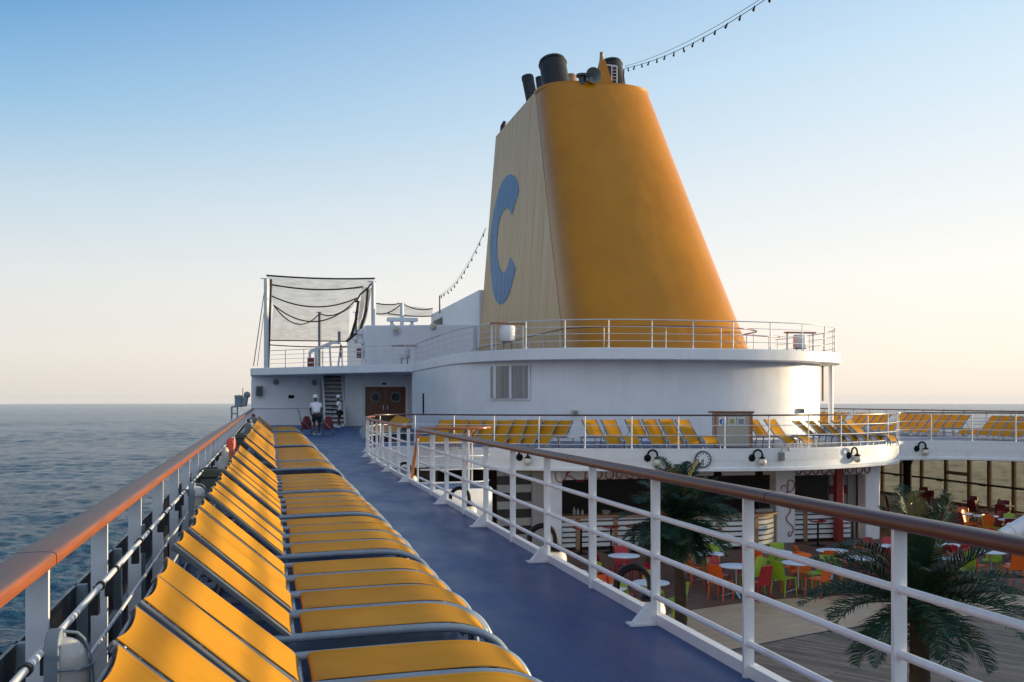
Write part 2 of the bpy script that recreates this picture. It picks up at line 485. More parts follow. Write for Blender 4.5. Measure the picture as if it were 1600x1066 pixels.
def mk_leaf_dry():
    m, nt, b = newmat('palm_leaf_dry')
    b.inputs['Base Color'].default_value = (.15, .13, .045, 1); b.inputs['Roughness'].default_value = .6
    return m
M['leaf_dry'] = mk_leaf_dry()
M['net_rope'] = paint('net_rope', (.05, .045, .035), .9, .2, 5)
M['davit_grey'] = paint('davit_blue_grey', (.22, .27, .31), .45, .1, 3)
def mk_pane():
    m, nt, b = newmat('curtained_pane'); v = coords(nt, True)
    w = noise(nt, v, 1.0, 3, .5, (7, 7, .15))
    c = mixc(nt, ramp(nt, w, [(.3, 0), (.7, 1)]), (.07, .07, .073), (.26, .26, .26))
    nt.links.new(c, b.inputs['Base Color']); b.inputs['Roughness'].default_value = .5
    b.inputs['Coat Weight'].default_value = 1; b.inputs['Coat Roughness'].default_value = .03
    return m
M['window_pane'] = mk_pane()
M['lens'] = paint('ribbed_lens', (.55, .52, .47), .2, .05, 8, coat=.6)
AFT = (.45, .54, .67)
SKY_GAIN = 1.0
HAZE = 5.0e-5

def mk_wall():
    m = paint('white_plating', (.80, .80, .80), .38, .04, 1.3, dirt=.16, dirtc=(.50, .42, .33), streak=True, wave=(.55, .35, (1, 1, .5)), world=True)
    nt = m.node_tree; b = nt.nodes['Principled BSDF']; v = coords(nt, True)
    a = seamlines(nt, v, (.75, -.66, 0), 2.7, .010); h = seamlines(nt, v, (0, 0, 1), 2.9, .008)
    mm = nt.nodes.new('ShaderNodeMath'); mm.operation = 'MAXIMUM'; nt.links.new(a, mm.inputs[0]); nt.links.new(h, mm.inputs[1])
    bumpn(nt, b, mm.outputs[0], .4, .006)
    r = ramp(nt, noise(nt, v, 1.6, 7, .75, (3, 3, .10)), [(.66, 0), (.80, .35)])
    c0 = b.inputs['Base Color'].links[0].from_socket
    nt.links.new(mixc(nt, r, c0, (.42, .27, .14)), b.inputs['Base Color'])
    return m
M['wall'] = mk_wall()
# ------------------------------------------------------------------ paths
def catmull(P, k=8):
    P = [Vector((p[0], p[1], 0)) for p in P]; out = []
    for i in range(len(P) - 1):
        p0 = P[max(0, i - 1)]; p1 = P[i]; p2 = P[i + 1]; p3 = P[min(len(P) - 1, i + 2)]
        for j in range(k):
            t = j / k
            out.append(.5 * ((2 * p1) + (p2 - p0) * t + (2 * p0 - 5 * p1 + 4 * p2 - p3) * t * t + (3 * p1 - p0 - 3 * p2 + p3) * t ** 3))
    out.append(P[-1]); return out
def offset(P, d, z=None):
    out = []
    for i, p in enumerate(P):
        a = P[max(0, i - 1)]; b = P[min(len(P) - 1, i + 1)]
        t = Vector((b.x - a.x, b.y - a.y, 0)).normalized()
        q = Vector((p.x, p.y, p.z)) + Vector((t.y, -t.x, 0)) * d
        if z is not None: q.z = z
        out.append(q)
    return out
def arcpts(P, step, start=0.0, end=None):
    """points and headings every step metres along a polyline"""
    res = []; L = 0; nxt = start
    tot = sum((P[i + 1] - P[i]).length for i in range(len(P) - 1))
    if end is None: end = tot + 1e-4
    for i in range(len(P) - 1):
        a, b = P[i], P[i + 1]; l = (b - a).length
        while nxt <= L + l + 1e-6 and nxt <= end:
            t = (nxt - L) / l
            res.append((a.lerp(b, t), math.atan2(b.y - a.y, b.x - a.x))); nxt += step
        L += l
    return res
gal_key = [(2.62, 19.2), (2.62, 24), (2.72, 28), (2.95, 30.6), (3.4, 32.1), (4.3, 32.85), (5.2, 32.55), (6.6, 31.3), (8.9, 30.15), (11, 29.45),
           (13, 28.95), (15, 28.7), (17.3, 29.05), (19.9, 30.2), (21.3, 31.45), (22.0, 32.5), (23.0, 32.75), (24.6, 32.3), (26.1, 31.0), (26.75, 29.3), (26.8, 24)]
GAL = catmull(gal_key)
SPLIT = 3 * 8 + 6
EDGE = [Vector((2.62, -8, 0)), Vector((2.62, 8, 0))] + GAL + [Vector((26.8, -8, 0))]
LOW = -3.2
UP = 3.47
def sup(a_l, a_r, b, n=3.0, cx=15.6, cy=46, steps=40):
    out = []
    for i in range(steps + 1):
        q = PI - PI * i / steps
        c, s = math.cos(q), math.sin(q)
        a = a_l if c < 0 else a_r
        out.append(Vector((cx + a * math.copysign(abs(c) ** (2 / n), c), cy - b * abs(s) ** (2 / n), 0)))
    return out

# ------------------------------------------------------------------ sea (follows the curve of the earth), promenade and lower decks
def build_sea():
    b = MB(); n = 96; radii = [0.0]
    r = 20
    while r < 9000: radii.append(r); r *= 1.25
    vs = [(15, 20, -21.5)]; fs = []
    for rr in radii[1:]:
        for k in range(n):
            q = 2 * PI * k / n
            vs.append((15 + rr * math.cos(q), 20 + rr * math.sin(q), -21.5 - rr * rr / (2 * 6371000.0)))
    for k in range(n): fs.append((0, 1 + k, 1 + (k + 1) % n))
    for i in range(len(radii) - 2):
        for k in range(n):
            l = (k + 1) % n; o = 1 + i * n; p = o + n
            fs.append((o + k, p + k, p + l, o + l))
    for k in range(1, len(vs)): vs[k] = (vs[k][0], vs[k][1], vs[k][2] - 1.3)
    # swell: a finer sheet of real waves off the bow and beams, wavelengths kept above the local mesh size
    import numpy as np
    rng = np.random.default_rng(4)
    ra = np.exp(np.arange(math.log(105), math.log(3000), .0036)); th = np.arange(R(-26), R(58), .0026)
    RR, TT = np.meshgrid(ra, th, indexing='ij')
    X = RR * np.sin(TT); Y = RR * np.cos(TT); Zs = np.zeros_like(X)
    cell = RR * .0036
    for lam in np.geomspace(1.6, 60, 56):
        a = rng.normal(.9, .75); kx, ky = math.cos(a) * 2 * PI / lam, math.sin(a) * 2 * PI / lam
        slope = .050 if lam < 6 else (.034 if lam < 18 else .011)
        fade = np.clip((lam / cell - 2.0) / 2.0, 0, 1)
        ph = kx * X + ky * Y + rng.uniform(0, 6.28) + .8 * np.sin(X / (lam * 5.3) + rng.uniform(0, 6)) + .8 * np.sin(Y / (lam * 4.7) + rng.uniform(0, 6))
        Zs += slope * lam / (2 * PI) * fade * (np.sin(ph) + .25 * np.cos(2 * ph))
    gust = .75 + .35 * np.sin(X / 83 + 1.3 * np.sin(Y / 140)) * np.sin(Y / 61 + .9 * np.sin(X / 97))
    Zs = -21.5 + Zs * gust - RR * RR / (2 * 6371000.0)
    m_, n_ = X.shape
    o0 = len(vs)
    idx = np.arange(m_ * n_).reshape(m_, n_) + o0
    quads = np.stack([idx[:-1, :-1], idx[:-1, 1:], idx[1:, 1:], idx[1:, :-1]], -1).reshape(-1, 4)
    V = np.concatenate([np.array(vs, dtype=np.float32), np.stack([X, Y, Zs], -1).reshape(-1, 3).astype(np.float32)])
    me = bpy.data.meshes.new('sea'); nq = len(quads)
    loops = np.concatenate([np.concatenate([np.array(f) for f in fs]), quads.reshape(-1)]).astype(np.int32)
    starts = np.concatenate([np.cumsum([0] + [len(f) for f in fs])[:-1], sum(len(f) for f in fs) + 4 * np.arange(nq)]).astype(np.int32)
    me.vertices.add(len(V)); me.vertices.foreach_set('co', V.reshape(-1))
    me.loops.add(len(loops)); me.loops.foreach_set('vertex_index', loops)
    me.polygons.add(len(starts)); me.polygons.foreach_set('loop_start', starts)
    me.update(calc_edges=True); me.validate(); me.shade_smooth(); me.materials.append(M['sea'])
    so_ = bpy.data.objects.new('sea', me); col.objects.link(so_); setting(so_)
    if HAZE:
        m = bpy.data.materials.new('haze_air'); m.use_nodes = True; nt = m.node_tree
        nt.nodes.remove(nt.nodes['Principled BSDF'])
        v = nt.nodes.new('ShaderNodeVolumePrincipled'); v.inputs['Color'].default_value = (.85, .9, .98, 1); v.inputs['Density'].default_value = HAZE
        nt.links.new(v.outputs[0], nt.nodes['Material Output'].inputs['Volume'])
        tag(MB().bb(-9600, 9600, -9600, 9600, -32, 24).build('haze', m, ang=0), kind='stuff')
build_sea()
inner = offset(EDGE, .07)
deckpoly = [(-1.0, -8)] + [(-1.0, 66), (31.3, 66), (31.3, -8)] + [(p.x, p.y) for p in reversed(inner)]
deckpoly = list(reversed(deckpoly))
b = MB(); b.prism(deckpoly, -.30, -.004); setting(b.build('deck_slab', M['white_clean'], ang=30))
b = MB(); b.add([(x, y, 0) for x, y in deckpoly], [tuple(range(len(deckpoly)))]); setting(b.build('promenade_deck', M['deck'], ang=0, fix=False))
# deck edge: white fascia with rounded lower lip and a low coaming
prof = [(.06, .07), (.06, -.50), (.10, -.54), (.10, -.62), (.0, -.64), (.0, .07)]
b = MB(); b.sweep(EDGE, prof); setting(b.build('deck_edge', M['white'], ang=40))
b = MB(); b.bb(-1.06, -.98, -8, 64.4, -24, .02); b.bb(31.25, 31.33, -8, 70, -24, LOW); b.bb(31.25, 31.33, -8, 29.5, LOW, .02); b.bb(31.25, 31.33, 29.5, 70, -.3, .02); b.bb(-1.06, 31.3, 80, 80.1, -24, 3); tag(b.build('ship_hull', M['white']), 'long white side of the ship dropping to the sea below the handrail', 'hull')
b = MB(); b.add([(-1, -8, LOW), (31.2, -8, LOW), (31.2, 64, LOW), (-1, 64, LOW)], [(0, 1, 2, 3)]); setting(b.build('lower_deck', M['sand_floor'], ang=0))
c = [(-1, 64)] + [(-1, 17)] + [(p.x, p.y) for p in catmull([(-1, 17), (4, 19.4), (6.5, 20.4), (8.62, 21.26), (11.17, 22.1), (13.3, 22.26), (16.5, 21.85), (20, 20.4), (24, 17.6), (31.2, 12)], 6)][1:] + [(31.2, 64)]
b = MB(); b.add([(x, y, LOW + .004) for x, y in c], [tuple(range(len(c)))]); setting(b.build('brown_floor', M['brown_floor'], ang=0))
c = [(-1, -8)] + [(p.x, p.y) for p in catmull([(-1, 12.5), (4, 15.6), (6.5, 16.8), (8.19, 17.72), (9.2, 18.15), (11.35, 18.95), (13, 19.25), (16.3, 19.45), (20, 18.2), (24, 15.6), (31.2, 10)], 6)] + [(31.2, -8)]
b = MB(); b.add([(x, y, LOW + .004) for x, y in reversed(c)], [tuple(range(len(c)))]); setting(b.build('plank_floor', M['planks'], ang=0))
c = catmull([(-1, 12.5), (4, 15.6), (6.5, 16.8), (8.19, 17.72), (9.2, 18.15), (11.35, 18.95), (13, 19.25), (16.3, 19.45), (20, 18.2), (24, 15.6), (31.2, 10)], 6)
b = MB(); b.sweep([Vector((p.x, p.y, LOW + .008)) for p in c], [(-.02, 0), (-.02, .006), (.02, .006), (.02, 0)]); setting(b.build('floor_joint', M['charcoal']))

# ------------------------------------------------------------------ railings
def railing(name, label, path, h, cap, capmat, post, spacing, bars, rb, start=.0, group=None, post_mat=None, z0=0, gusset=0, bar_off=0, end=None):
    post_mat = post_mat or M['white_rail']
    t = thing(name, label, 'railing', (path[0].x, path[0].y, z0), 0, group)
    o = path[0]
    L = [Vector((p.x - o.x, p.y - o.y, 0)) for p in path]
    MB().sweep([Vector((p.x, p.y, h)) for p in L], cap).build('handrail', capmat, t, ang=50)
    me = None; pts = arcpts(L, spacing, start, end)
    for i, (p, a) in enumerate(pts):
        if post[0] == 'flat':
            # plate: wide across the run, thin along it
            mb = MB(); mb.box((0, 0, h / 2 - .02), (post[2], post[1], h + .0))
            mesh = None
            if me is None: me = mb.mesh('post', post_mat, 0)
            ob = bpy.data.objects.new('post', me)
        else:
            if me is None: me = MB().tube([(0, 0, 0), (0, 0, h - .02)], post[1], 10).lathe([(post[1] * 2.4, 0), (post[1] * 1.5, .05), (post[1], .12)], n=10).mesh('post', post_mat)
            ob = bpy.data.objects.new('post', me)
        col.objects.link(ob); ob.parent = t; ob.location = p; ob.rotation_euler = (0, 0, a)
        if gusset and i % 2 == gusset - 1:
            g = MB(); w = .03
            pr = [(.0, .02), (.165, .004), (.165, .02), (.06, .14), (.0, .16)]
            vs = [(-w, y, z) for y, z in pr] + [(w, y, z) for y, z in pr]; n = len(pr)
            g.add(vs, [tuple(range(n)), tuple(reversed(range(n, 2 * n)))] + [(k, k + n, (k + 1) % n + n, (k + 1) % n) for k in range(n)])
            g.bb(-.055, .055, -.02, .2, .002, .016)
            gb = g.build('gusset', post_mat, t, 30); gb.location = p; gb.rotation_euler = (0, 0, a)
    for z in bars:
        MB().tube([(p.x, p.y, z) for p in offset(L, bar_off)], rb, 12).build('bar', post_mat, t)
    return t
def rounded(w, h, n=10, k=.5):
    return [(w / 2 * math.copysign(abs(math.cos(q)) ** k, math.cos(q)), h / 2 * math.copysign(abs(math.sin(q)) ** k, math.sin(q))) for q in [2 * PI * (i + .5) / n for i in range(n)]]
capA = rounded(.115, .066, 14, .7)
# walkway rail, camera side of the stair well
ra = [Vector((2.62, y, 0)) for y in [-3.25 + 1.4 * k for k in range(0, 16)]]
ra[-1].y = 17.75
railing('deck_railing', 'long white railing with dark varnished handrail edging the blue walkway, nearest the camera', ra, 1.03, capA, M['wood'], ('flat', .062, .022), 1.4, (.19, .47, .745), .019, .1, None, None, .0, 2, 0, 20.4)
b = MB()
for y in (.9, 3.1, 5.9, 8.7, 11.6, 14.4): b.sweep([Vector((2.62, y, 1.03)), Vector((2.62, y + .012, 1.03))], rounded(.118, .069, 14, .7))
# side run closing the stair well
sw = catmull([(2.62, 17.75), (2.9, 17.72), (3.4, 17.75), (3.75, 17.85), (3.92, 18.1)], 6)
sr = railing('landing_railing', 'short curved railing with orange wooden handrail round the stair landing', sw, 1.05, rounded(.10, .06, 12, .7), M['wood_orange'], ('flat', .06, .02), .62, (.1, .33, .56, .8), .014, .25)
# rail along the second half of the walkway
railing('walkway_railing', 'white railing with worn wooden handrail between the stair well and the curved gallery', GAL[:SPLIT + 1], 1.04, rounded(.105, .06, 12, .7), M['wood_port'], ('flat', .062, .022), 1.45, (.19, .47, .745), .018, .03, None, None, .0, 1)
g_path = GAL[SPLIT:]
railing('gallery_railing', 'thin white railing with dark handrail round the curved gallery edge below the funnel', g_path, 1.08, rounded(.08, .05, 10, .7), M['wood_dark'], ('tube', .021), 1.42, (.19, .47, .77), .012, .5, None, None, .0, 0)
# stair landing and steep stair going down forward
t = thing('stair_landing', 'small white stair landing beside the walkway with brown sloping handrails', 'staircase', (2.68, 17.75, 0))
b = MB(); b.prism([(0.02, 0), (1.05, -.03), (1.26, .12), (1.3, .4), (1.3, 1.45), (.02, 1.45)], -.62, -.02); b.build('landing', M['white'], t, bev=.02)
b = MB(); b.add([(.1, .05, -.012), (1.2, .1, -.012), (1.24, 1.4, -.012), (.1, 1.4, -.012)], [(0, 1, 2, 3)]); b.build('landing_floor', M['deck'], t)
for x in (.12, 1.16):
    MB().bar((x, 1.4, -.15), (x, 4.0, -3.1), .05, .2).build('stringer', M['white_rail'], t)
    MB().tube([(x, 1.0, 1.0), (x, 1.25, .98), (x, 1.5, .85), (x, 2.6, -.2), (x, 3.8, -1.6), (x, 4.1, -2.2)], .032, 8).build('handrail', M['wood_orange'], t)
    for k in range(4):
        y = 1.5 + k * .75; zz = -.2 - k * .85
        MB().tube([(x, y, zz), (x, y, zz + 1.05)], .018, 6).build('post', M['white_rail'], t)
for k in range(11):
    MB().box((.64, 1.55 + k * .23, -.3 - k * .26), (1.0, .24, .03)).build('tread', M['brown_floor'], t)

# seaward rail on the left: plates, broad teak cap, grab bar with clamps, dark screens outside
pl = [Vector((-.735, y, 0)) for y in [1.07 + 1.3 * k for k in range(0, 49)]]
capL = rounded(.134, .052, 20, .42)
t = railing('seaward_railing', 'long white railing with broad orange teak handrail along the sea side', pl, 1.026, capL, M['wood_port'], ('flat', .07, .026), 1.3, (), .02, 0)
o0 = pl[0]
for z, r, x in ((.815, .0115, .10), (.60, .0075, .10), (.40, .0075, .10), (.2, .0075, .10)):
    MB().tube([(x, -.5, z), (x, 62.4, z)], r, 10).build('bar', M['white_rail'], t)
cl = MB().tube([(0, -.014, 0), (0, .014, 0)], .0185, 12)
cl.box((-.022, 0, -.07), (.034, .05, .085)); cl.box((-.016, 0, -.022), (.02, .03, .04))
cm = cl.mesh('clamp', M['rubber'])
k = 0
for i in range(0, 26):
    for dy in (.65, -.25):
        ob = bpy.data.objects.new('clamp', cm); col.objects.link(ob); ob.parent = t; ob.location = (.10, 1.3 * i + dy, .815)
# outer screens
t = thing('bulwark_screen', 'row of dark screen panels outside the seaward railing posts', 'screen', (-.95, 1, 0))
pm = MB().box((0, 0, .3), (.016, 1.24, .60)).mesh('screen_panel', M['panel'], 0)
fm = MB().box((0, 0, .30), (.05, .05, .6)).mesh('post', M['davit_grey'], 0)
for i in range(36):
    ob = bpy.data.objects.new('screen_panel', pm); col.objects.link(ob); ob.parent = t; ob.location = (0, .1 + 1.3 * i, 0)
    ob = bpy.data.objects.new('post', fm); col.objects.link(ob); ob.parent = t; ob.location = (.03, .75 + 1.3 * i, 0)
MB().bar((.02, -1, .2), (.02, 46, .2), .03, .03).build('rail', M['white_rail'], t)

# seam of the teak handrails: narrow dark joints, part of their railings
def seams(parent, pts, prof):
    mb = MB()
    for p in pts: mb.sweep([Vector(p), Vector((p[0], p[1] + .008, p[2]))], [(x * 1.012, y * 1.012) for x, y in prof])
    mb.build('handrail_joint', M['black'], parent, 50)
seams(t_sea := bpy.data.objects['seaward_railing'], [(0, 2.55 + 5.2 * k, 1.026) for k in range(9)], capL)
seams(bpy.data.objects['deck_railing'], [(0, y + 3.25, 1.03) for y in (4.95, 8.6, 12.9)], capA)

# ------------------------------------------------------------------ sun loungers
def make_lounger():
    t = thing('sun_lounger', 'x', 'sun lounger')
    side = [(-.60, .325), (-.3, .345), (0, .36), (.5, .375), (.78, .375), (.92, .355), (1.03, .31), (1.10, .245), (1.145, .15), (1.165, .02)]
    side = [(p.x, p.y) for p in catmull(side, 4)]
    f = MB()
    for y in (-.268, .268):
        f.tube([(x, y, z - .012) for x, z in side], .0225, 8)
    for x, z in ((-.58, .325), (.02, .345), (.9, .33)):
        f.tube([(x, -.268, z - .02), (x, .268, z - .02)], .014, 6)
    f.build('frame', M['steel'], t)
    for y in (-.255, .255):
        MB().tube([(-.50, y, .32), (-.56, y * 1.02, .0)], [.017, .014], 6).build('leg', M['charcoal'], t)
    b = MB(); b.tube([(-.56, -.25, .12), (-.56, .25, .12)], .011, 6); b.build('stretcher', M['charcoal'], t)
    def sling(pts, w, sag, ends=0.0, cols=9):
        rows = []
        n = len(pts)
        for i, (x, z) in enumerate(pts):
            a = pts[max(0, i - 1)]; c = pts[min(n - 1, i + 1)]
            tx, tz = c[0] - a[0], c[1] - a[1]; l = math.hypot(tx, tz); tx /= l; tz /= l
            row = []
            for j in range(cols):
                y = -w + 2 * w * j / (cols - 1); q = 1 - (y / w) ** 2
                e = 0
                if i == 0: e = ends * q
                s_ = sag * q * min(1, 4 * min(i / (n - 1), 1 - i / (n - 1)) + .35)
                row.append((x + tx * e + tz * s_, y, z + tz * e - tx * s_))
            rows.append(row)
        return MB().grid(rows, .004)
    sp = [(.065, .345), (.07, .368), (.12, .374), (.35, .380), (.6, .386), (.78, .387), (.90, .37), (.99, .335), (1.06, .285), (1.105, .225), (1.13, .16)]
    sp = sp[:3] + [(p.x, p.y) for p in catmull(sp[3:], 3)]
    s = sling(sp, .246, .010); s.build('seat', M['fabric'], t, 50)
    # reclining back, hinged at the junction; modelled flat and turned up about the hinge
    br = MB()
    for y in (-.262, .262): br.box((-.36, y, -.004), (.76, .042, .028))
    br.tube([(-.72, -.25, -.02), (-.72, .25, -.02)], .010, 6)
    bo = br.build('backrest', M['backbar'], t, 30, bev=.005)
    bo.location = (0, 0, .36)
    bp = [(-.735, .012), (-.70, .012), (-.6, .012), (-.45, .012), (-.3, .012), (-.15, .012), (-.03, .012), (.015, .004), (.02, -.03)]
    sl = sling(bp, .236, .008, .020); so = sl.build('backrest_sling', M['fabric'], bo, 50)
    st = MB().tube([(-.30, -.2, -.33), (-.42, -.2, -.03), (-.42, .2, -.03), (-.30, .2, -.33)], .009, 5)
    st.build('prop', M['charcoal'], bo)
    return t, bo
proto, _ = make_lounger()
proto_used = False
ORD = ['first', 'second', 'third', 'fourth', 'fifth', 'sixth', 'seventh', 'eighth', 'ninth', 'tenth', 'eleventh', 'twelfth', 'thirteenth', 'fourteenth', 'fifteenth', 'sixteenth', 'seventeenth', 'eighteenth', 'nineteenth', 'twentieth']
def place_lounger(x, y, rz, label, group, back=38.5):
    global proto_used
    if not proto_used: o = proto; proto_used = True
    else: o = copy_tree(proto)
    o.location = (x, y, 0); o.rotation_euler = (0, 0, rz); o['label'] = label; o['group'] = group
    for c in o.children:
        if c.name.startswith('backrest'): c.rotation_euler = (0, R(back), 0)
    return o
rows = [('nearest', [4.62, 4.03, 3.44, 2.86], [39.5, 41, 40.5, 41], 1), ('second', [5.54, 6.13, 6.72, 7.31], None, 0), ('third', [8.27, 8.87, 9.47, 10.06], None, 0),
        ('fourth', [11.0, 11.6, 12.2, 12.83], None, 0), ('fifth', [13.8, 14.4, 15.0, 15.6, 16.2], None, 0), ('sixth', [18.3, 18.9, 19.5], None, 0),
        ('seventh', [20.6 + .6 * k for k in range(9)], None, 0), ('eighth', [27.5 + .6 * k for k in range(18)], None, 0), ('ninth', [40.5 + .6 * k for k in range(9)], None, 0)]
for nm, ys, bk, rev in rows:
    for i, y in enumerate(ys):
        far = max(0, min(1, (y - 8) / 30))
        j = len(ys) - 1 - i if rev else i
        place_lounger(.13 + .14 * far + random.uniform(-.012, .012), y + random.uniform(-.01, .01), random.uniform(-.006, .006),
                      f'yellow lounger by the seaward rail, {ORD[j]} from the near end of the {nm} cluster', 'loungers along the seaward rail', bk[i] if bk else random.uniform(40.3, 41.3))
# gallery loungers in front of the curved deckhouse wall, by their foot points and headings
def row(px0, px1, n, yfoot, hd, words, back=41, group='loungers on the curved gallery', dz=None):
    for i in range(n):
        px = px0 + (px1 - px0) * (i / max(1, n - 1))
        p = on_z(px, yfoot, .0)
        a = R(hd[0] + (hd[1] - hd[0]) * i / max(1, n - 1))
        # base point of the lounger lies 1.16 m behind its foot
        x = p.x - 1.16 * math.cos(a); y = p.y - 1.16 * math.sin(a)
        place_lounger(x, y, a + random.uniform(-.02, .02), words % ORD[i], group, back + random.uniform(-1.5, 1.5))
row(660, 846, 9, 702, (-128, -134), 'yellow lounger by the curved white wall, %s of the big left cluster from the stair', 46)
row(960, 991, 2, 702, (-79, -79), 'yellow lounger in the lone pair right of the bare wall gap, %s from it', 48)
row(1030, 1114, 4, 702, (-79, -77), 'yellow lounger in the cluster of four beside the beige cabinet, %s from the left', 48)
row(1236, 1266, 2, 701, (-69, -67), 'yellow lounger in the pair right of the beige cabinet, %s from the cabinet', 48)
row(1318, 1398, 5, 697, (-55, -60), 'yellow lounger below the white pole at the wall end, %s from the pole', 40)
# cluster at the turn of the walkway, facing the walkway
for i in range(16):
    place_lounger(4.72 + .045 * i, 38.0 + .62 * i, R(180 + 4), f'yellow lounger at the turn of the walkway facing the stair, {ORD[i]} from the near end', 'loungers at the turn of the walkway', 40)
# starboard row with heads to the far rail
for i in range(30):
    if i in (6, 7, 16, 22): continue
    place_lounger(28.6, 33.0 + .62 * i, R(180), f'yellow lounger in the row along the far starboard rail, place {i + 1} from its near end', 'loungers along the far starboard rail', 48)
# ------------------------------------------------------------------ deckhouse under the funnel
dh = thing('deckhouse', 'long white curved deckhouse below the funnel with double doors and overhanging upper deck', 'deckhouse', (0, 0, 0))
wallc = sup(8.0, 8.35, 9.75)
b = MB(); poly = [(7.6, 54.4)] + [(p.x, p.y) for p in wallc] + [(23.95, 76), (8.3, 76), (8.3, 54.4)]
b.prism(poly, 0, UP - .42); b.build('wall', M['wall'], dh, 30)
lip = sup(8.05, 9.0, 10.7)
b = MB(); poly = [(-.9, 64.3), (7.55, 54.0)] + [(p.x, p.y) for p in lip] + [(24.6, 78), (-.9, 78)]
# fascia with a soft lower edge: stacked outline
def inset(P, d):
    return [(p[0], p[1]) for p in P]
b.prism(poly, UP - .44, UP); b.build('roof', M['white'], dh, 30, bev=.035)
b = MB(); b.bb(-.84, 3.25, 64.5, 64.8, 0, 3.03); b.bb(4.62, 5.62, 61.7, 62.0, 0, 3.03); b.bb(4.62, 4.72, 61.9, 66, 0, 3.03); b.bb(5.62, 8.3, 61.2, 61.9, 2.34, 3.03); b.bb(8.18, 8.3, 61.2, 61.9, 0, 2.34)
b.bb(5.62, 5.76, 61.3, 61.9, 0, 2.34); b.bb(3.25, 4.62, 65.9, 66.1, 0, 3.03)
b.build('recess_wall', M['wall'], dh, 30)
b = MB(); b.bb(-.82, 3.24, 64.44, 64.5, 1.02, 1.10); b.build('ledge', M['white_rail'], dh, bev=.01)
for k, x in enumerate((5.77, 6.975)):
    d = MB().bb(x, x + 1.195, 61.36, 61.42, .02, 2.33).build('door', M['brown_door'], dh, 0, bev=.006)
    cx = x + .6
    MX = Matrix.Rotation(R(90), 4, 'X')
    MB().lathe([(.24, 0), (.25, .03), (.31, .03), (.31, 0)], (cx, 61.36, 1.72), 28, MX).build('porthole_rim', M['horn'], d)
    MB().lathe([(0, .012), (.24, .012), (.24, 0)], (cx, 61.36, 1.72), 28, MX).build('porthole_glass', M['dark_glass'], d)
    MB().bb(cx + (.45 if k == 0 else -.5), cx + (.5 if k == 0 else -.45), 61.30, 61.36, .95, 1.25).build('handle', M['chrome'], d)
MB().bb(6.75, 7.0, 61.17, 61.2, 2.46, 2.56).build('door_sign', M['black'], dh)
# steep stairway up to the upper deck
st = MB()
for x in (3.36, 4.52): st.bar((x, 60.6, .05), (x, 63.9, 3.5), .06, .26)
st.add([(3.4, 60.85, .0), (4.48, 60.85, .0), (4.48, 64.1, 3.4), (3.4, 64.1, 3.4)], [(0, 1, 2, 3)]); so = st.build('stairway', M['white'], dh, 30)
for k in range(13):
    z = .24 + k * .245
    MB().bb(3.4, 4.48, 60.62 + (z - .05) * .957, 60.92 + (z - .05) * .957, z, z + .045).build('tread', M['black'], so)
for x in (3.36, 4.52): MB().tube([(x, 60.3, .9), (x, 60.5, 1.0), (x, 63.9, 4.5)], .02, 6).build('stair_handrail', M['white_rail'], so)
# wide curtained window in the curved wall
def wall_y(x, off=0.0):
    a = 8.0 if x < 15.6 else 8.35
    return 46 - (9.75 + off) * max(0, 1 - (abs(x - 15.6) / a) ** 3) ** (1 / 3)
pa = on_y(767, 600, 39.9); pb = on_y(828, 600, 38.0)
def wall_x(px):
    lo, hi = 7.7, 23.5
    for _ in range(50):
        mid = (lo + hi) / 2
        q = mid / wall_y(mid); r = ray(px, 600)
        if q < r.x / r.y: lo = mid
        else: hi = mid
    return lo
def wall_strip(x0, x1, z0, z1, out, n=8, thick=.03):
    rows = []
    for i in range(n + 1):
        x = x0 + (x1 - x0) * i / n
        dx = .01; tx = Vector((2 * dx, wall_y(x + dx) - wall_y(x - dx), 0)).normalized(); nn = Vector((tx.y, -tx.x, 0))
        p = Vector((x, wall_y(x), 0)) + nn * out
        rows.append([(p.x, p.y, z0), (p.x, p.y, z1)])
    return MB().grid(rows, thick)
x0, x1 = wall_x(766), wall_x(829)
xa, xb = wall_x(776.5), wall_x(800.5)
w = wall_strip(x0, x1, 1.55, 2.92, .02, 8, .04).build('window', M['white_clean'], dh)
for q0, q1, mt in ((x0 + .06, xa - .02, 'curtain'), (xa + .02, xb - .02, 'curtain'), (xb + .02, x1 - .07, 'curtain')):
    wall_strip(q0, q1, 1.62, 2.86, .085, 6, .02).build('pane', M['window_pane'], w)
for q0, q1 in ((xa - .03, xa + .03), (xb - .03, xb + .03)): wall_strip(q0, q1, 1.60, 2.88, .10, 2, .03).build('mullion', M['white_clean'], w)
# small wall lamps
def wall_box(px, py, label, size=(.22, .16, .2)):
    x = wall_x(px); p = on_y(px, py, wall_y(x) - .1)
    t = thing('wall_lamp', label, 'lamp', p)
    MB().box((0, 0, 0), size).build('housing', M['cream'], t, bev=.015)
    MB().box((0, -size[1] / 2 - .01, -.02), (size[0] * .8, .02, size[2] * .6)).build('lens', M['grey'], t)
wall_box(898, 644, 'small square lamp low on the curved white wall above the bare gap')
wall_box(1252, 642, 'small square lamp low on the curved white wall near the white pole')
# white support pole and rust stain drain at the right end
p = on_z(1290, 640, 3.03); p = Vector((23.55, 39.2, 0))
t = tag(MB().tube([(23.45, 39.3, 0), (23.45, 39.3, 3.03)], .105, 16).build('support_pole', M['white_clean']), 'plain white round pole holding up the right end of the overhanging deck', 'pole')
MB().bb(22.93, 22.99, 39.1, 39.16, 1.5, 3.0).build('drain_pipe', paint('rusty_pipe', (.3, .17, .07), .6), dh)
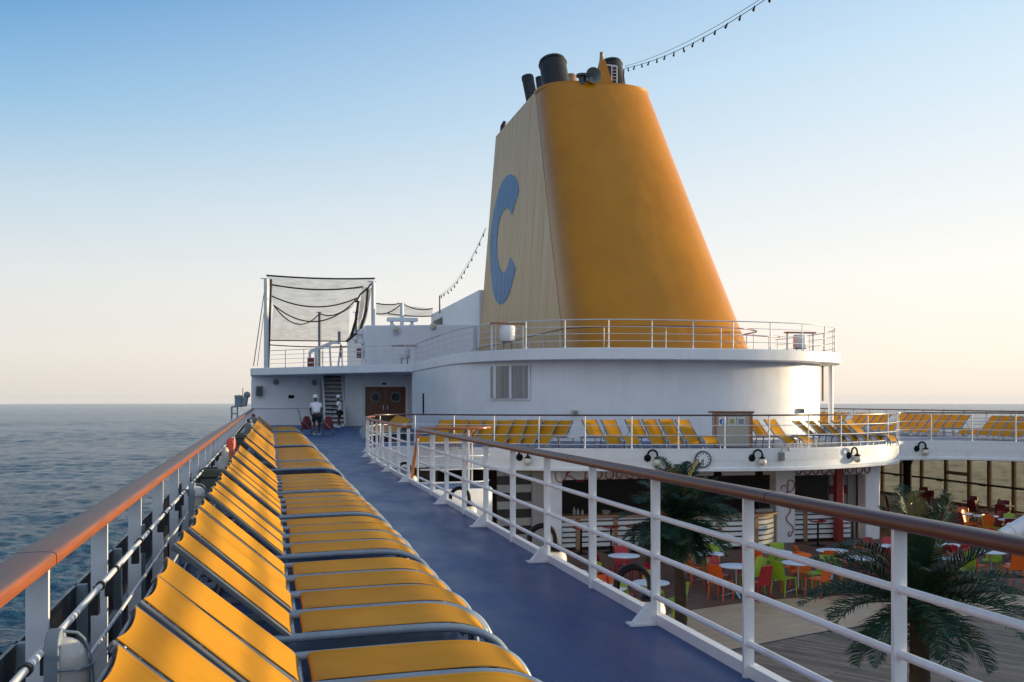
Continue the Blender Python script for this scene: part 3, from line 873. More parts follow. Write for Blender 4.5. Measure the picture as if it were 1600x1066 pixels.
# upper deck sheet, upper block and funnel casing
up = [(-.7, 64.6), (7.6, 54.4)] + [(p.x, p.y) for p in sup(7.9, 8.85, 10.5)] + [(24.4, 77.8), (-.7, 77.8)]
b = MB(); b.add([(x, y, UP + .004) for x, y in up], [tuple(reversed(range(len(up))))]); setting(b.build('upper_deck', M['deck'], ang=0))
t = thing('upper_deckhouse', 'white block behind the upper railing left of the funnel with two round lamps', 'deckhouse')
b = MB(); b.prism([(5.75, 61.2), (11.2, 59.3), (11.9, 59.0), (12.0, 75), (5.75, 75)], UP, 5.98); b.build('wall', M['wall'], t, 30, bev=.05)
t2 = thing('funnel_casing', 'tall white casing standing forward of the funnel with a dark louvre', 'casing')
b = MB(); b.prism([(12.05, 58.3), (19.5, 58.3), (19.5, 76), (12.05, 76)], UP, 7.95); b.build('wall', M['wall'], t2, 30, bev=.05)
q0 = on_x(690, 500, 12.0); q1 = on_x(677, 500, 12.0)
b = MB(); b.bb(11.99, 12.03, q0.y, q1.y, 6.35, 7.35); lv = b.build('louvre', M['charcoal'], t2)
b = MB()
for k in range(7): b.bar((11.96, q0.y, 6.4 + k * .14), (11.96, q1.y, 6.4 + k * .14), .06, .02)
b.build('louvre_blade', M['grey'], lv)
def round_lamp(px, py, Y, label, mat='cream'):
    p = on_y(px, py, Y); t = thing('bulkhead_lamp', label, 'lamp', p)
    MX = Matrix.Rotation(R(90), 4, 'X')
    MB().lathe([(.19, 0), (.19, .06), (.15, .10), (0, .13)], (0, 0, 0), 20, MX).build('lens', M[mat], t)
    MB().lathe([(.19, .0), (.23, .0), (.23, .07), (.19, .07)], (0, 0, 0), 20, MX).build('rim', M['white_rail'], t)
round_lamp(618, 515.5, 60.4, 'round lamp on the upper white block nearer the net posts')
round_lamp(676.5, 511.5, 58.5, 'round lamp on the upper white block nearer the funnel')
round_lamp(431, 597, 64.45, 'round lamp on the shaded recess wall near its seaward corner', 'grey')
round_lamp(491, 598, 64.45, 'round lamp on the shaded recess wall beside the stairway', 'grey')
p = on_y(405, 611, 64.4); t = thing('wall_loudspeaker', 'grey boxy loudspeaker on the shaded recess wall', 'loudspeaker', p)
MB().box((0, -.1, 0), (.42, .3, .62)).build('housing', M['grey'], t, bev=.06); MB().box((0, -.26, .0), (.3, .03, .46)).build('grille', M['charcoal'], t)
MB().tube([(0, -.05, -.3), (0, -.05, -.42)], .04).build('bracket', M['white_rail'], t)
p = on_y(455, 620, 64.47); tag(MB().box((0, 0, 0), (.34, .02, .2)).build('wall_plate', M['black'], loc=p), 'small black plate on the shaded recess wall', 'sign')

tag(MB().box((7.57, 50.2, 1.35), (.05, .22, 1.05)).build('wall_slot', M['black'], bev=.01), 'narrow upright black slot on the white wall right of the double doors', 'vent')
# upper railings
U = [Vector((.05, 63.6, 0)), Vector((6.3, 56.0, 0)), Vector((7.72, 54.2, 0)), Vector((7.74, 46, 0))] + sup(7.86, 8.82, 10.5)
def subdiv(P, d):
    out = []
    for i in range(len(P) - 1):
        n = max(1, int((P[i + 1] - P[i]).length / d))
        for k in range(n): out.append(P[i].lerp(P[i + 1], k / n))
    out.append(P[-1]); return out
railing('upper_railing', 'thin white railing round the upper deck beneath the funnel', U, 1.04, rounded(.055, .04, 10, 1), M['white_rail'], ('tube', .022), 1.62, (.26, .52, .78), .012, .1, None, None, UP)
fl = [Vector((11.45, 57.5, 0)), Vector((11.5, 41, 0))] + [Vector((15.75 + 4.3 * math.cos(q), 40.0 + 3.2 * math.sin(q), 0)) for q in [PI + PI * k / 14 for k in range(1, 14)]] + [Vector((20.2, 41, 0)), Vector((22.6, 42.2, 0))]
railing('funnel_guard_rail', 'brown wooden rail close round the foot of the yellow funnel', fl, .92, rounded(.1, .06, 10, .8), M['wood_orange'], ('tube', .018), 2.4, (), .01, 1, None, None, UP)
# boxed equipment on the upper deck
def raft_box(px, py, Y, label, s=1.0):
    p = on_y(px, py, Y); p.z = UP
    t = thing('deck_locker', label, 'locker', p)
    MB().lathe([(0, -.3), (.26, -.3), (.30, -.24), (.30, .24), (.26, .3), (0, .3)], (0, 0, .62), 18).build('canister', M['white_clean'], t)
    MB().bb(-.2, .2, -.2, .2, .3, .34).build('cradle', M['grey'], t)
    for x in (-.62, .62): MB().bb(x - .025, x + .025, -.03, .03, 0, .98).build('post', M['white_rail'], t)
    MB().bb(-.72, .72, -.12, .12, .98, 1.04).build('top_board', M['wood_orange'], t)
    for x in (-.16, .16): MB().tube([(x, 0, 0), (x, 0, .3)], .03).build('leg', M['grey'], t)
raft_box(632, 552, 55.5, 'white canister under a brown board on the upper deck by the net posts')
raft_box(793, 522, 38.2, 'white canister under a brown board left of the funnel foot')
raft_box(1250, 527, 40.5, 'white canister under a brown board right of the funnel foot')

# ------------------------------------------------------------------ funnel
fun = thing('funnel', 'tall tapering yellow ship funnel with a blue letter on its pale flank', 'funnel', (0, 0, 0))
FZ0, FZ1 = UP, 16.6
B0 = dict(xp=12.0, xs=19.75, yf=58.4, yc=40.6, ya=37.4); B1 = dict(xp=12.8, xs=18.35, yf=57.1, yc=48.3, ya=46.2)
def fsec(t):
    g = {k: B0[k] + (B1[k] - B0[k]) * t for k in B0}
    # slight flare towards the foot
    fl_ = .22 * math.sin(PI * t)
    return g, fl_
def fun_ring(t, n=26):
    g, fl_ = fsec(t); xc = (g['xp'] + g['xs']) / 2; hw = (g['xs'] - g['xp']) / 2; dep = g['yc'] - g['ya']
    pts = []
    for i in range(n + 1):
        q = PI - PI * i / n; c, s = math.cos(q), math.sin(q)
        e = .72
        pts.append((xc + hw * math.copysign(abs(c) ** e, c), g['yc'] - dep * abs(s) ** e + fl_ * .3))
    for k in range(1, 7): pts.append((g['xs'], g['yc'] + (g['yf'] - .6 - g['yc']) * k / 6))
    pts += [(g['xs'] - .2, g['yf'] - .1), (g['xs'] - .8, g['yf']), (g['xp'] + .8, g['yf']), (g['xp'] + .02, g['yf'] - .02)]
    return pts
NL = 16; rings = [[Vector((x, y, FZ0 + (FZ1 - FZ0) * k / NL)) for x, y in fun_ring(k / NL)] for k in range(NL + 1)]
n = len(rings[0]); body = MB(); vs = [p for r in rings for p in r]; fs = []
for k in range(NL):
    for i in range(n - 1):
        fs.append((k * n + i, k * n + i + 1, (k + 1) * n + i + 1, (k + 1) * n + i))
body.add(vs, fs)
inn = [Vector((p.x + (15.57 - p.x) * .05, p.y + (51.4 - p.y) * .05, p.z)) for p in rings[-1]]
low = [Vector((p.x, p.y, p.z - .9)) for p in inn]
body.add(rings[-1] + inn + low, [(i, i + 1, n + i + 1, n + i) for i in range(n - 1)] + [(n + i, n + i + 1, 2 * n + i + 1, 2 * n + i) for i in range(n - 1)] + [tuple(range(2 * n, 3 * n))])
body.build('body', M['funnel'], fun, 50)
# flat port flank: plating between the aft and forward corners
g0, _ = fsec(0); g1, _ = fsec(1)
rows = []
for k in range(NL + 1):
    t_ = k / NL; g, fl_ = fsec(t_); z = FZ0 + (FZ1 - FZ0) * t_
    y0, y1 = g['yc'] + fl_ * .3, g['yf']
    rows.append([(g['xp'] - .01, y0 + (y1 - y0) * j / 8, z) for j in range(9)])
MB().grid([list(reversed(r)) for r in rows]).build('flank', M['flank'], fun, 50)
# blue letter C on the flank, a thin raised plate following the slope
def on_flank(px, py, out):
    r = ray(px, py); o = Vector((0, 0, EYE))
    p0 = Vector((B0['xp'], 0, FZ0)); nrm = Vector((-(FZ1 - FZ0), 0, (B1['xp'] - B0['xp']))).normalized()
    t_ = (p0 - o).dot(nrm) / r.dot(nrm)
    return o + r * t_ + nrm * out
Cpx = [(247, 395), (262, 340), (285, 272), (291, 238), (290, 212), (282, 178), (266, 148), (241, 132), (214, 144), (188, 176), (168, 224), (148, 296), (130, 372), (118, 450), (110, 530), (107, 604), (109, 690), (112, 764), (120, 840), (132, 904), (148, 948), (170, 969), (192, 962), (212, 935), (234, 886), (252, 820), (272, 742), (262, 712), (250, 686), (237, 662), (230, 690), (218, 730), (205, 756), (190, 765), (175, 748), (163, 715), (155, 660), (152, 600), (154, 530), (162, 460), (174, 408), (192, 368), (215, 347), (232, 358)]
CP = [on_flank(740 + x / 4.1, 240 + y / 4.1, .03) for x, y in Cpx]
m_ = len(CP)
mb = MB(); mb.add(CP + [p + Vector((.03, 0, 0)) for p in CP], [tuple(range(m_))] + [(i, (i + 1) % m_, (i + 1) % m_ + m_, i + m_) for i in range(m_)])
mb.build('letter', M['blue_logo'], fun, 20)
mb = MB()
mb.sweep([p + Vector((0, 0, -.02)) for p in rings[-1][:27]], [(-.03, -.12), (-.03, .03), (.06, .03), (.06, -.12)]); mb.build('rim', M['funnel'], fun)
# pipes and gear on top
def pipe(px, py, d, base, r, label, mat='pipe_black', cut=.06, n=24):
    """uptake leaning aft: base point on the funnel, top found on the survey ray"""
    top = at_d(px, py, d); base = Vector(base); ax = (top - base).normalized()
    t = thing('exhaust_pipe', label, 'exhaust pipe', base)
    L = (top - base).length
    q = Vector((0, 0, 1)).rotation_difference(ax).to_matrix().to_4x4()
    vs = []; n_ = n
    for s_, rr in ((0, r), (1, r), (1, r * .86), (.7, r * .86)):
        for k in range(n_):
            a = 2 * PI * k / n_
            p = Vector((rr * math.cos(a), rr * math.sin(a), L * s_)); p = q @ p
            if s_ == 1: p += ax * (cut * r * math.sin(a))
            vs.append(p)
    fs = [(i * n_ + k, i * n_ + (k + 1) % n_, (i + 1) * n_ + (k + 1) % n_, (i + 1) * n_ + k) for i in range(3) for k in range(n_)]
    MB().add(vs, fs).build('barrel', M[mat], t, 40)
    MB().tube([q @ Vector((r * 1.02 * math.cos(2 * PI * k / n_), r * 1.02 * math.sin(2 * PI * k / n_), L * .93 + cut * r * math.sin(2 * PI * k / n_))) for k in range(n_)], r * .05, 6, closed=True).build('collar', M[mat], t)
def fbase(px, py, d): return at_d(px, py, d)
pipe(863, 97, 50.2, fbase(872, 150, 49.4), .66, 'big black exhaust pipe, the thickest on the funnel top, leaning to the sea side')
pipe(824, 120, 53, fbase(834, 170, 52.5), .31, 'slim black exhaust pipe at the port edge of the funnel top')
pipe(843, 122, 54.5, fbase(848, 165, 54), .22, 'thinnest black exhaust pipe half hidden behind the big one')
pipe(891, 120, 53.5, fbase(894, 160, 53), .33, 'short brown exhaust pipe peeking out right of the big one', 'frame_brown')
pipe(953, 100, 52.0, fbase(962, 150, 51.4), .60, 'wide black exhaust pipe at the starboard side of the funnel top')
t = thing('ship_horn', 'grey green ship horn facing aft on the funnel top', 'horn', at_d(926, 119, 48.3))
MX = Matrix.Rotation(R(90), 4, 'X')
MB().lathe([(.10, -1.0), (.14, -.6), (.22, -.2), (.36, .12), (.38, .16), (.34, .12), (.2, -.2), (.0, -.3)], (0, 0, 0), 22, MX).build('bell', M['horn'], t)
MB().bb(-.08, .08, .2, .5, -1.0, 0).build('bracket', M['horn'], t)
p0 = at_d(944, 127, 49.2); t = thing('light_mast', 'yellow tapered mast with a small lamp on the funnel top', 'mast', p0)
b = MB(); b.add([(-.34, -.1, -.4), (.5, -.1, -.4), (.02, -.1, 1.0), (-.22, -.1, 1.0), (-.34, .1, -.4), (.5, .1, -.4), (.02, .1, 1.0), (-.22, .1, 1.0)], [(0, 1, 2, 3), (7, 6, 5, 4), (0, 4, 5, 1), (1, 5, 6, 2), (2, 6, 7, 3), (3, 7, 4, 0)])
b.build('plate', M['funnel'], t, 0)
MB().lathe([(.0, 1.0), (.1, 1.0), (.1, 1.15), (.07, 1.2), (.09, 1.25), (.09, 1.36), (.0, 1.42)], (-.13, 0, 0), 14).build('lamp', M['frame_brown'], t)
p0 = at_d(959, 127, 49.4); t = thing('pipe_ladder', 'small white ladder frame beside the yellow mast on the funnel top', 'ladder', p0)
b = MB()
for x in (-.1, .16): b.tube([(x, 0, -.4), (x, 0, .75)], .025, 6)
for k in range(6): b.tube([(-.1, 0, -.1 + k * .16), (.16, 0, -.1 + k * .16)], .015, 6)
b.tube([(-.36, 0, .75), (.16, 0, .75)], .03, 6); b.build('frame', M['white_rail'], t)
tag(MB().tube([at_d(789, 190, 58.5), at_d(786, 198, 58.5), at_d(786, 214, 58.5)], [.10, .16, .2], 10).build('vent_cowl', M['pipe_black']), 'dark cowl at the forward port corner of the funnel top', 'vent')
tag(MB().lathe([(.18, -.3), (.18, .12), (.3, .12), (.3, .22), (0, .26)], at_d(910, 124, 48.4), 14).build('roof_vent', M['charcoal']), 'tiny dark vent cap left of the horn on the funnel top', 'vent')
MB().tube([at_d(974, 128, 48), at_d(975, 108, 48)], .03, 6).build('guy_post', M['charcoal'], bpy.data.objects['light_mast']).matrix_parent_inverse = bpy.data.objects['light_mast'].matrix_basis.inverted()

# string of bulbs from the funnel top
def bulbs(name, label, a, c, sag, n, size=.12, hang=True):
    t = thing(name, label, 'string lights', a)
    a = Vector(a); c = Vector(c); P = []
    for i in range(41):
        s_ = i / 40; p = a.lerp(c, s_) - Vector((0, 0, sag * 4 * s_ * (1 - s_))) - a; P.append(p)
    MB().tube(P, .012, 5).build('cable', M['black'], t)
    MB().tube([p + Vector((0, 0, .1 + .06 * math.sin(PI * i / 40))) for i, p in enumerate(P)], .009, 5).build('wire', M['black'], t)
    me = MB().tube([(0, 0, .02), (0, 0, -size * .6)], .028, 6).lathe([(0, -size * 1.5), (.035, -size * 1.3), (.045, -size), (.03, -size * .6)], n=8).mesh('bulb', M['black'])
    for i in range(n):
        s_ = (i + .5) / n; p = a.lerp(c, s_) - Vector((0, 0, sag * 4 * s_ * (1 - s_))) - a
        ob = bpy.data.objects.new('bulb', me); col.objects.link(ob); ob.parent = t; ob.location = p; ob.rotation_euler = (R(random.uniform(-25, 25)), R(random.uniform(-25, 25)), 0)
bulbs('string_lights', 'string of small dark bulbs running from the funnel top out over the ship', at_d(976, 107, 48), at_d(1215, -14, 30), .35, 15)
bulbs('string_lights', 'string of small dark bulbs rising from the white casing to the funnel', at_d(687, 463, 68), at_d(759, 358, 58.9), .7, 13, .13)
tag(MB().tube([at_d(687, 490, 68), at_d(687, 462, 68)], .05, 6).build('cable_post', M['frame_brown']), 'short brown post on the white casing holding the bulb string', 'post')

# ------------------------------------------------------------------ net cage, posts and gear on the forward upper deck
def post(px, d, py0, py1, r, label, mat='white_rail'):
    a = at_d(px, py1, d); a.z = UP; c = at_d(px, py0, d)
    t = thing('net_post', label, 'post', a, 0, 'posts of the net cage')
    MB().tube([(0, 0, 0), c - a], r, 10).build('shaft', M[mat], t)
    MB().bb(-r * 1.6, r * 1.6, -r * 1.6, r * 1.6, 0, .05).build('foot', M[mat], t)
    MB().bar((c - a) - Vector((.35, 0, 0)), (c - a) + Vector((.2, 0, 0)), .06, .06).build('cap', M[mat], t)
    return c
NA = post(416, 65.5, 435.5, 580, .15, 'tall white net post at the seaward corner of the net cage')
NB = post(583, 66.5, 440.5, 560, .12, 'tall white net post beside the upper white block')
NC = post(499.5, 90, 488, 560, .14, 'far grey net post in the middle of the net cage', 'grey')
ND = post(628, 75, 474, 540, .14, 'white net post behind the white gantry', 'white_rail')
NE = post(557, 88, 488, 560, .14, 'far white net post behind the bunched net', 'white_rail')
net = thing('sports_net', 'dark sagging ball net hung between tall white posts', 'net', NA)
def catline(a, c, sag, n=20):
    return [a.lerp(c, i / n) - Vector((0, 0, sag * 4 * (i / n) * (1 - i / n))) for i in range(n + 1)]
Zt = NA.z
xr = NB.x - .6
def ln(Y, sag, xl=.2, xR=None, dz=0): return catline(Vector((NA.x + xl, Y, Zt + dz)), Vector(((xR if xR is not None else xr), Y, Zt + dz)), sag)
lines = [ln(65.6, .10, 0, NB.x), ln(70.6, .28, .25, xr + .3), ln(78.5, .75, .4, xr + .6), ln(86, 1.3, .6, xr + .6)]
for l in lines: MB().tube([p - NA for p in l], .055, 5).build('edge_rope', M['net_rope'], net)
l1 = catline(Vector((NA.x + .6, 86, Zt)), NC + Vector((0, 0, -.1)), 1.25); l2 = catline(NC + Vector((0, 0, -.1)), Vector((xr + .6, 80, Zt)), .6)
for l in (l1, l2): MB().tube([p - NA for p in l], .055, 5).build('edge_rope', M['net_rope'], net)
for l, r_ in ((catline(at_d(421, 532, 90), at_d(545, 533.5, 90), 0), .05), (catline(at_d(421, 539, 92), at_d(545, 541.5, 92), 0.1), .05), (catline(NA + Vector((.3, .2, 0)), at_d(419, 575, 66), 0), .08)):
    MB().tube([p - NA for p in l], r_, 5).build('edge_rope', M['net_rope'], net)
for a_, c_ in ((0, 1), (1, 2), (2, 3)):
    MB().grid([[p - NA for p in lines[a_]], [p.lerp(q, .5) - NA - Vector((0, 0, .35)) for p, q in zip(lines[a_], lines[c_])], [p - NA for p in lines[c_]]]).build('net_panel', M['net'], net, fix=False)
MB().grid([[p - NA for p in lines[3]], [(at_d(421 + (545 - 421) * i / 20, 533, 90)) - NA for i in range(21)]]).build('net_panel', M['net'], net, fix=False)
# side net gathered up towards the upper block
for (x0_, x1_, d_) in ((570, 558, 66.5), (577, 566, 69)):
    top = [at_d(x0_ - 4 + 8 * i / 8, 449 + 1.5 * i % 3, d_ + .3 * math.sin(i * 2.2)) for i in range(9)]
    mid = [at_d((x0_ * .4 + x1_ * .6) - 3 + 6 * i / 8, 495, d_ + .3 * math.sin(i * 2.2)) for i in range(9)]
    bot = [at_d(x1_ - 16 + 14 * i / 8, 532 - i * 1.2, d_ + .3 * math.sin(i * 2.2)) for i in range(9)]
    MB().grid([[p - NA for p in q] for q in (top, mid, bot)]).build('gathered_net', M['net_bunch'], net, fix=False)
b = MB(); b.tube([p - NA for p in (at_d(580, 443, 66), at_d(575, 450, 66), at_d(563, 460, 67), at_d(556, 472, 68))], .06, 5)
b.tube([p - NA for p in (at_d(575, 452, 66), at_d(572, 485, 66), at_d(563, 515, 66), at_d(541, 534, 66))], .09, 5)
b.tube([p - NA for p in (at_d(560, 470, 67), at_d(556, 500, 67), at_d(548, 528, 67))], .10, 5)
b.build('gathered_rope', M['net_rope'], net)
n2 = thing('sports_net', 'second dark net strung low behind the white gantry', 'net', ND)
for a_, c_, s_ in ((at_d(588, 474, 76), ND, .1), (ND, at_d(676, 482, 76), .25), (at_d(588, 490, 80), at_d(628, 474, 76), .3), (at_d(606, 490, 80), at_d(676, 494, 80), .1)):
    MB().tube([p - ND for p in catline(a_, c_, s_)], .045, 5).build('edge_rope', M['net_rope'], n2)
MB().grid([[p - ND for p in catline(at_d(588, 474, 76), at_d(676, 482, 76), .0)], [p - ND for p in catline(at_d(588, 493, 80), at_d(676, 494, 80), .1)]]).build('net_panel', M['net'], n2, fix=False)
# stays
t = tag(MB().tube([NA, at_d(396, 572, 66)], .03, 5).tube([NA - Vector((0, 0, 1)), at_d(402, 572, 66)], .02, 5).build('wire_stay', M['charcoal']), 'thin slack wire stays from the seaward net post down to the deck edge', 'wire')
# white gantry table on the upper block
p = at_d(628, 508, 66); p.z = 5.98; t = thing('white_gantry', 'white trestle frame on top of the upper block', 'frame', p)
MB().bb(-.95, 1.0, -.3, .3, .62, .86).build('beam', M['white_clean'], t, bev=.04)
for x in (-.85, .85):
    MB().bar((x, 0, 0), (x * .7, 0, .64), .1, .16).build('leg', M['white_clean'], t)
for x in (-.75, .75): MB().bar((x, 0, .6), (x * .15, 0, 0), .08, .1).build('brace', M['white_clean'], t)
# derrick pieces, red hose boxes
def hosebox(px, py, d, label, s=(.36, .3, .8)):
    p = at_d(px, py, d); t = thing('fire_hose_box', label, 'hose box', p, 0)
    MB().box((0, 0, 0), s).build('box', M['red'], t, bev=.03); MB().box((0, -s[1] / 2 - .01, 0), (s[0] * .7, .02, s[2] * .12)).build('band', M['white_clean'], t)
hosebox(485.5, 567, 62, 'red hose box behind the upper railing left of the stair head', (.4, .3, .62))
hosebox(562, 552, 62, 'red hose box on the wall right of the stair head', (.36, .3, .58))
hosebox(532.5, 549, 62, 'narrow red post box by the stair head', (.12, .12, .8))
t = thing('davit_arm', 'white sloping davit arm above the stair head', 'davit', at_d(484, 575, 63))
o_ = at_d(484, 575, 63)
for a_, c_, w_ in (((484, 575), (484, 550), .16), ((484, 550), (518, 536), .18), ((518, 536), (532, 536), .12), ((494, 575), (494, 548), .2), ((517, 575), (515, 540), .1), ((528, 575), (532, 545), .1)):
    MB().bar(at_d(*a_, 63) - o_, at_d(*c_, 63) - o_, w_, w_).build('beam', M['white_rail'], t)
MB().bar(at_d(530, 538, 63) - o_, at_d(530, 518, 63) - o_, .17, .1).build('head', M['grey'], t)
t = thing('signal_locker', 'white pipe stand with valves at the corner of the upper block', 'pipe stand', at_d(570, 560, 61.5))
o_ = at_d(570, 560, 61.5); b = MB()
for px in (566, 572): b.tube([at_d(px, 575, 61.5) - o_, at_d(px, 516, 61.5) - o_], .05, 6)
for py in (518, 526, 534, 548): b.tube([at_d(553, py + 2, 61.5) - o_, at_d(573, py, 61.5) - o_], .035, 6)
b.build('pipe', M['white_rail'], t)
for px, py in ((556, 531), (563, 522), (567, 536)): MB().ball(at_d(px, py, 61.3) - o_, .13, 10, 8).build('valve', M['white_rail'], t)
# winch and canister outside the rail, far end
p = Vector((-1.75, 52, 0))
t = thing('liferaft_davit', 'blue grey davit with a white drum outside the far end of the seaward rail', 'davit', p)
o_ = p
def A(px, py): return at_d(px, py, 52.5) - o_
for a_, c_, w_ in (((362, 636), (362, 656), .09), ((362, 636), (384, 634), .08), ((371, 636), (371, 655), .07), ((362, 646), (372, 647), .06)):
    MB().bar(A(*a_), A(*c_), w_, w_).build('frame', M['davit_grey'], t)
MB().lathe([(0, -.3), (.2, -.3), (.2, .2), (.24, .22), (.2, .3), (0, .32)], A(373, 627), 14).build('drum', M['davit_grey'], t)
MB().tube([A(381, 634), A(384, 622), A(386, 614)], [.16, .13, .1], 10).build('arm', M['davit_grey'], t)
MB().ball(A(386, 617), .17, 12, 8).build('head', M['grey'], t)
MB().tube([A(379.5, 618), A(379.5, 606)], .02, 5).build('aerial', M['grey'], t)
# ------------------------------------------------------------------ far starboard: rail, glass wall, handrail
railing('starboard_railing', 'long railing with red brown handrail along the far starboard edge', [Vector((30.9, y, 0)) for y in (-6, 20, 40, 60, 76)], 1.06, rounded(.12, .06, 12, .7), M['wood'], ('flat', .05, .02), 1.5, (.2, .47, .75), .014, 0)
g = thing('glass_wall', 'brown framed glass wall with sea behind it under the starboard gallery', 'glass wall', (30.5, 30, LOW))
Z1 = -.32 - LOW
ys = [-8, -4.6, -2.8, -1.1, .7, 2.6, 4.2, 5.3, 6.8, 8.3, 9.6, 11.2, 13.0, 14.6, 16.2, 18, 20]
for y in ys:
    MB().bb(-.07, .07, y - .08, y + .08, 0, Z1).build('frame_post', M['frame_brown'], g)
for i in range(len(ys) - 1):
    MB().bb(-.01, .01, ys[i] + .08, ys[i + 1] - .08, .12, Z1 - .14).build('pane', M['glass'], g, 0)
for z0, z1 in ((0, .12), (Z1 - .14, Z1)):
    MB().bb(-.06, .06, ys[0], ys[-1], z0, z1).build('frame_rail', M['frame_brown'], g)
MB().bb(-.06, .06, 9.68, 11.12, 1.35, 1.5).build('frame_rail', M['frame_brown'], g)
hr = MB().tube([(-.3, ys[0], 1.08), (-.3, ys[-1], 1.08)], .045, 8)
for y in ys[1::2]: hr.bar((-.3, y + .3, 1.04), (0, y + .3, .98), .05, .05)
hr.build('handrail', M['dark_brown'], g)
tag(MB().lathe([(.16, 0), (.16, 2.2), (.2, 2.35), (.42, 2.7), (.45, 2.88)], (24.6, 35.6, LOW), 20).build('black_column', M['black']), 'black column with flared head under the starboard gallery', 'column')
tag(MB().bb(31.0, 31.24, -8, 30, LOW, -.3).build('starboard_wall', M['white']), 'white outer wall of the lower deck at the aft starboard side', 'wall')
tag(MB().bb(-.98, -.8, -8, 64, LOW, -.3).build('port_wall', M['white']), 'white wall under the walkway on the seaward side', 'wall')

# ------------------------------------------------------------------ bar under the curved gallery
bar_ = thing('bar_pavilion', 'white poolside bar with red scroll lettering and slatted counters under the gallery', 'bar', (0, 0, LOW))
HB = -.60 - LOW
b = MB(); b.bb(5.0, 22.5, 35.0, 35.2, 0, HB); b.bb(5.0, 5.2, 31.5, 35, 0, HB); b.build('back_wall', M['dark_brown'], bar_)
b = MB(); b.bb(8.55, 9.0, 30.7, 31.15, 0, HB); b.build('column', M['white_clean'], bar_, bev=.03)
b = MB(); b.bb(8.1, 8.55, 30.95, 31.15, 0, HB); b.build('column', M['stripe'], bar_)
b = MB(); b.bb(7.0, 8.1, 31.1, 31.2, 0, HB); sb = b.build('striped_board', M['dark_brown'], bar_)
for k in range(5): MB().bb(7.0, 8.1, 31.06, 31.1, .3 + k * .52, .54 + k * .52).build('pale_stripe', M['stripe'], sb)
b = MB(); b.bb(9.0, 12.4, 30.75, 31.05, HB - .36, HB - .0); b.build('beam', M['white_clean'], bar_, bev=.02)
b = MB(); b.bb(12.15, 12.45, 30.72, 31.02, 0, HB); b.build('red_column', M['red'], bar_, bev=.03)
# counters: slatted fronts
def counter(P, label_part, h=1.06):
    b = MB(); b.sweep([Vector((p[0], p[1], 0)) for p in P], [(0, .08), (0, h - .05), (-.5, h - .05), (-.5, .08)])
    c = b.build('counter_front', M['white_clean'], bar_)
    b = MB(); b.sweep([Vector((p[0], p[1], 0)) for p in P], [(.12, h - .05), (.12, h + .03), (-.6, h + .03), (-.6, h - .05)]); b.build('counter_top', M['frame_brown'], c, bev=.01)
    b = MB()
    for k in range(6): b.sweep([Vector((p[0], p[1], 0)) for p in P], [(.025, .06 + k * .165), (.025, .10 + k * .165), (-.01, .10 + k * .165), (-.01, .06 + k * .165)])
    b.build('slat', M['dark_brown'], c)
    Q = [Vector((p[0], p[1], 0)) for p in P]
    for p, a in arcpts(Q, 1.25, .6): MB().box((p.x, p.y, h / 2 - .02), (.14, .07, h - .06), a).build('upright', M['frame_brown'], c)
counter([(9.0, 31.0), (12.1, 31.0)], 'left')
counter([(p.x, p.y) for p in catmull([(12.45, 31.0), (13.4, 30.3), (14.5, 30.0), (15.6, 30.15), (16.3, 30.75)], 6)], 'middle')
counter([(17.0, 31.1), (19.3, 31.1)], 'right')
cp = on_z(1232, 852, LOW)
b = MB(); b.bb(16.35, 17.05, 30.75, 31.25, 0, HB); b.build('column', M['white_clean'], bar_, bev=.05)
b = MB(); b.bb(17.05, 20.0, 30.85, 31.2, HB - .36, HB); b.build('beam', M['white_clean'], bar_, bev=.02)
b = MB(); b.bb(19.75, 20.3, 30.9, 31.4, 0, HB); b.build('column', M['white_clean'], bar_, bev=.04)
b = MB(); b.bb(18.55, 18.8, 30.7, 30.95, 0, HB); b.build('red_column', M['red'], bar_, bev=.03)
b = MB(); b.bb(18.8, 19.6, 31.6, 31.7, 0, HB); sb = b.build('striped_board', M['stripe'], bar_)
for k in range(4): MB().bb(18.8, 19.6, 31.56, 31.6, .2 + k * .66, .5 + k * .66).build('red_stripe', M['maroon'], sb)
b = MB(); b.bb(19.45, 19.75, 31.5, 31.62, 0, HB); b.build('column', M['stripe'], bar_)
# ceiling boards
for x in (13.2, 14.7, 16.2):
    b = MB(); b.add([(x, 31.4, HB - .25), (x + 1.2, 31.4, HB - .25), (x + 1.0, 34, HB - .25), (x - .4, 34, HB - .25)], [(0, 1, 2, 3)]); b.bb(x, x + 1.2, 31.36, 31.4, HB - .36, HB - .22)
    b.build('ceiling_board', M['white_clean'], bar_)
# red scroll lettering
def scroll(strokes, Y, r=.018):
    b = MB()
    for s_ in strokes:
        P = catmull3([Vector((x, Y, z)) for x, z in s_], 7)
        b.tube(P, r, 6)
    return b.build('scroll_lettering', M['scroll'], bar_)
def catmull3(P, k):
    out = []
    for i in range(len(P) - 1):
        p0 = P[max(0, i - 1)]; p1 = P[i]; p2 = P[i + 1]; p3 = P[min(len(P) - 1, i + 2)]
        for j in range(k):
            t = j / k
            out.append(.5 * ((2 * p1) + (p2 - p0) * t + (2 * p0 - 5 * p1 + 4 * p2 - p3) * t * t + (3 * p1 - p0 - 3 * p2 + p3) * t ** 3))
    return out + [P[-1]]
def sc_(x, z, pts, s=1.0): return [(x + p[0] * s, z + p[1] * s) for p in pts]
Kst = [[(0, .35), (.06, .05), (.2, -.02), (.33, .1), (.42, .4)], [(.72, .42), (.5, .3), (.38, .2), (.55, .12), (.7, .02), (.86, .0), (.95, .1)]]
Cst = [[(.22, .3), (.1, .36), (.0, .22), (.02, .06), (.16, .0), (.28, .1), (.3, .24), (.24, .3)]]
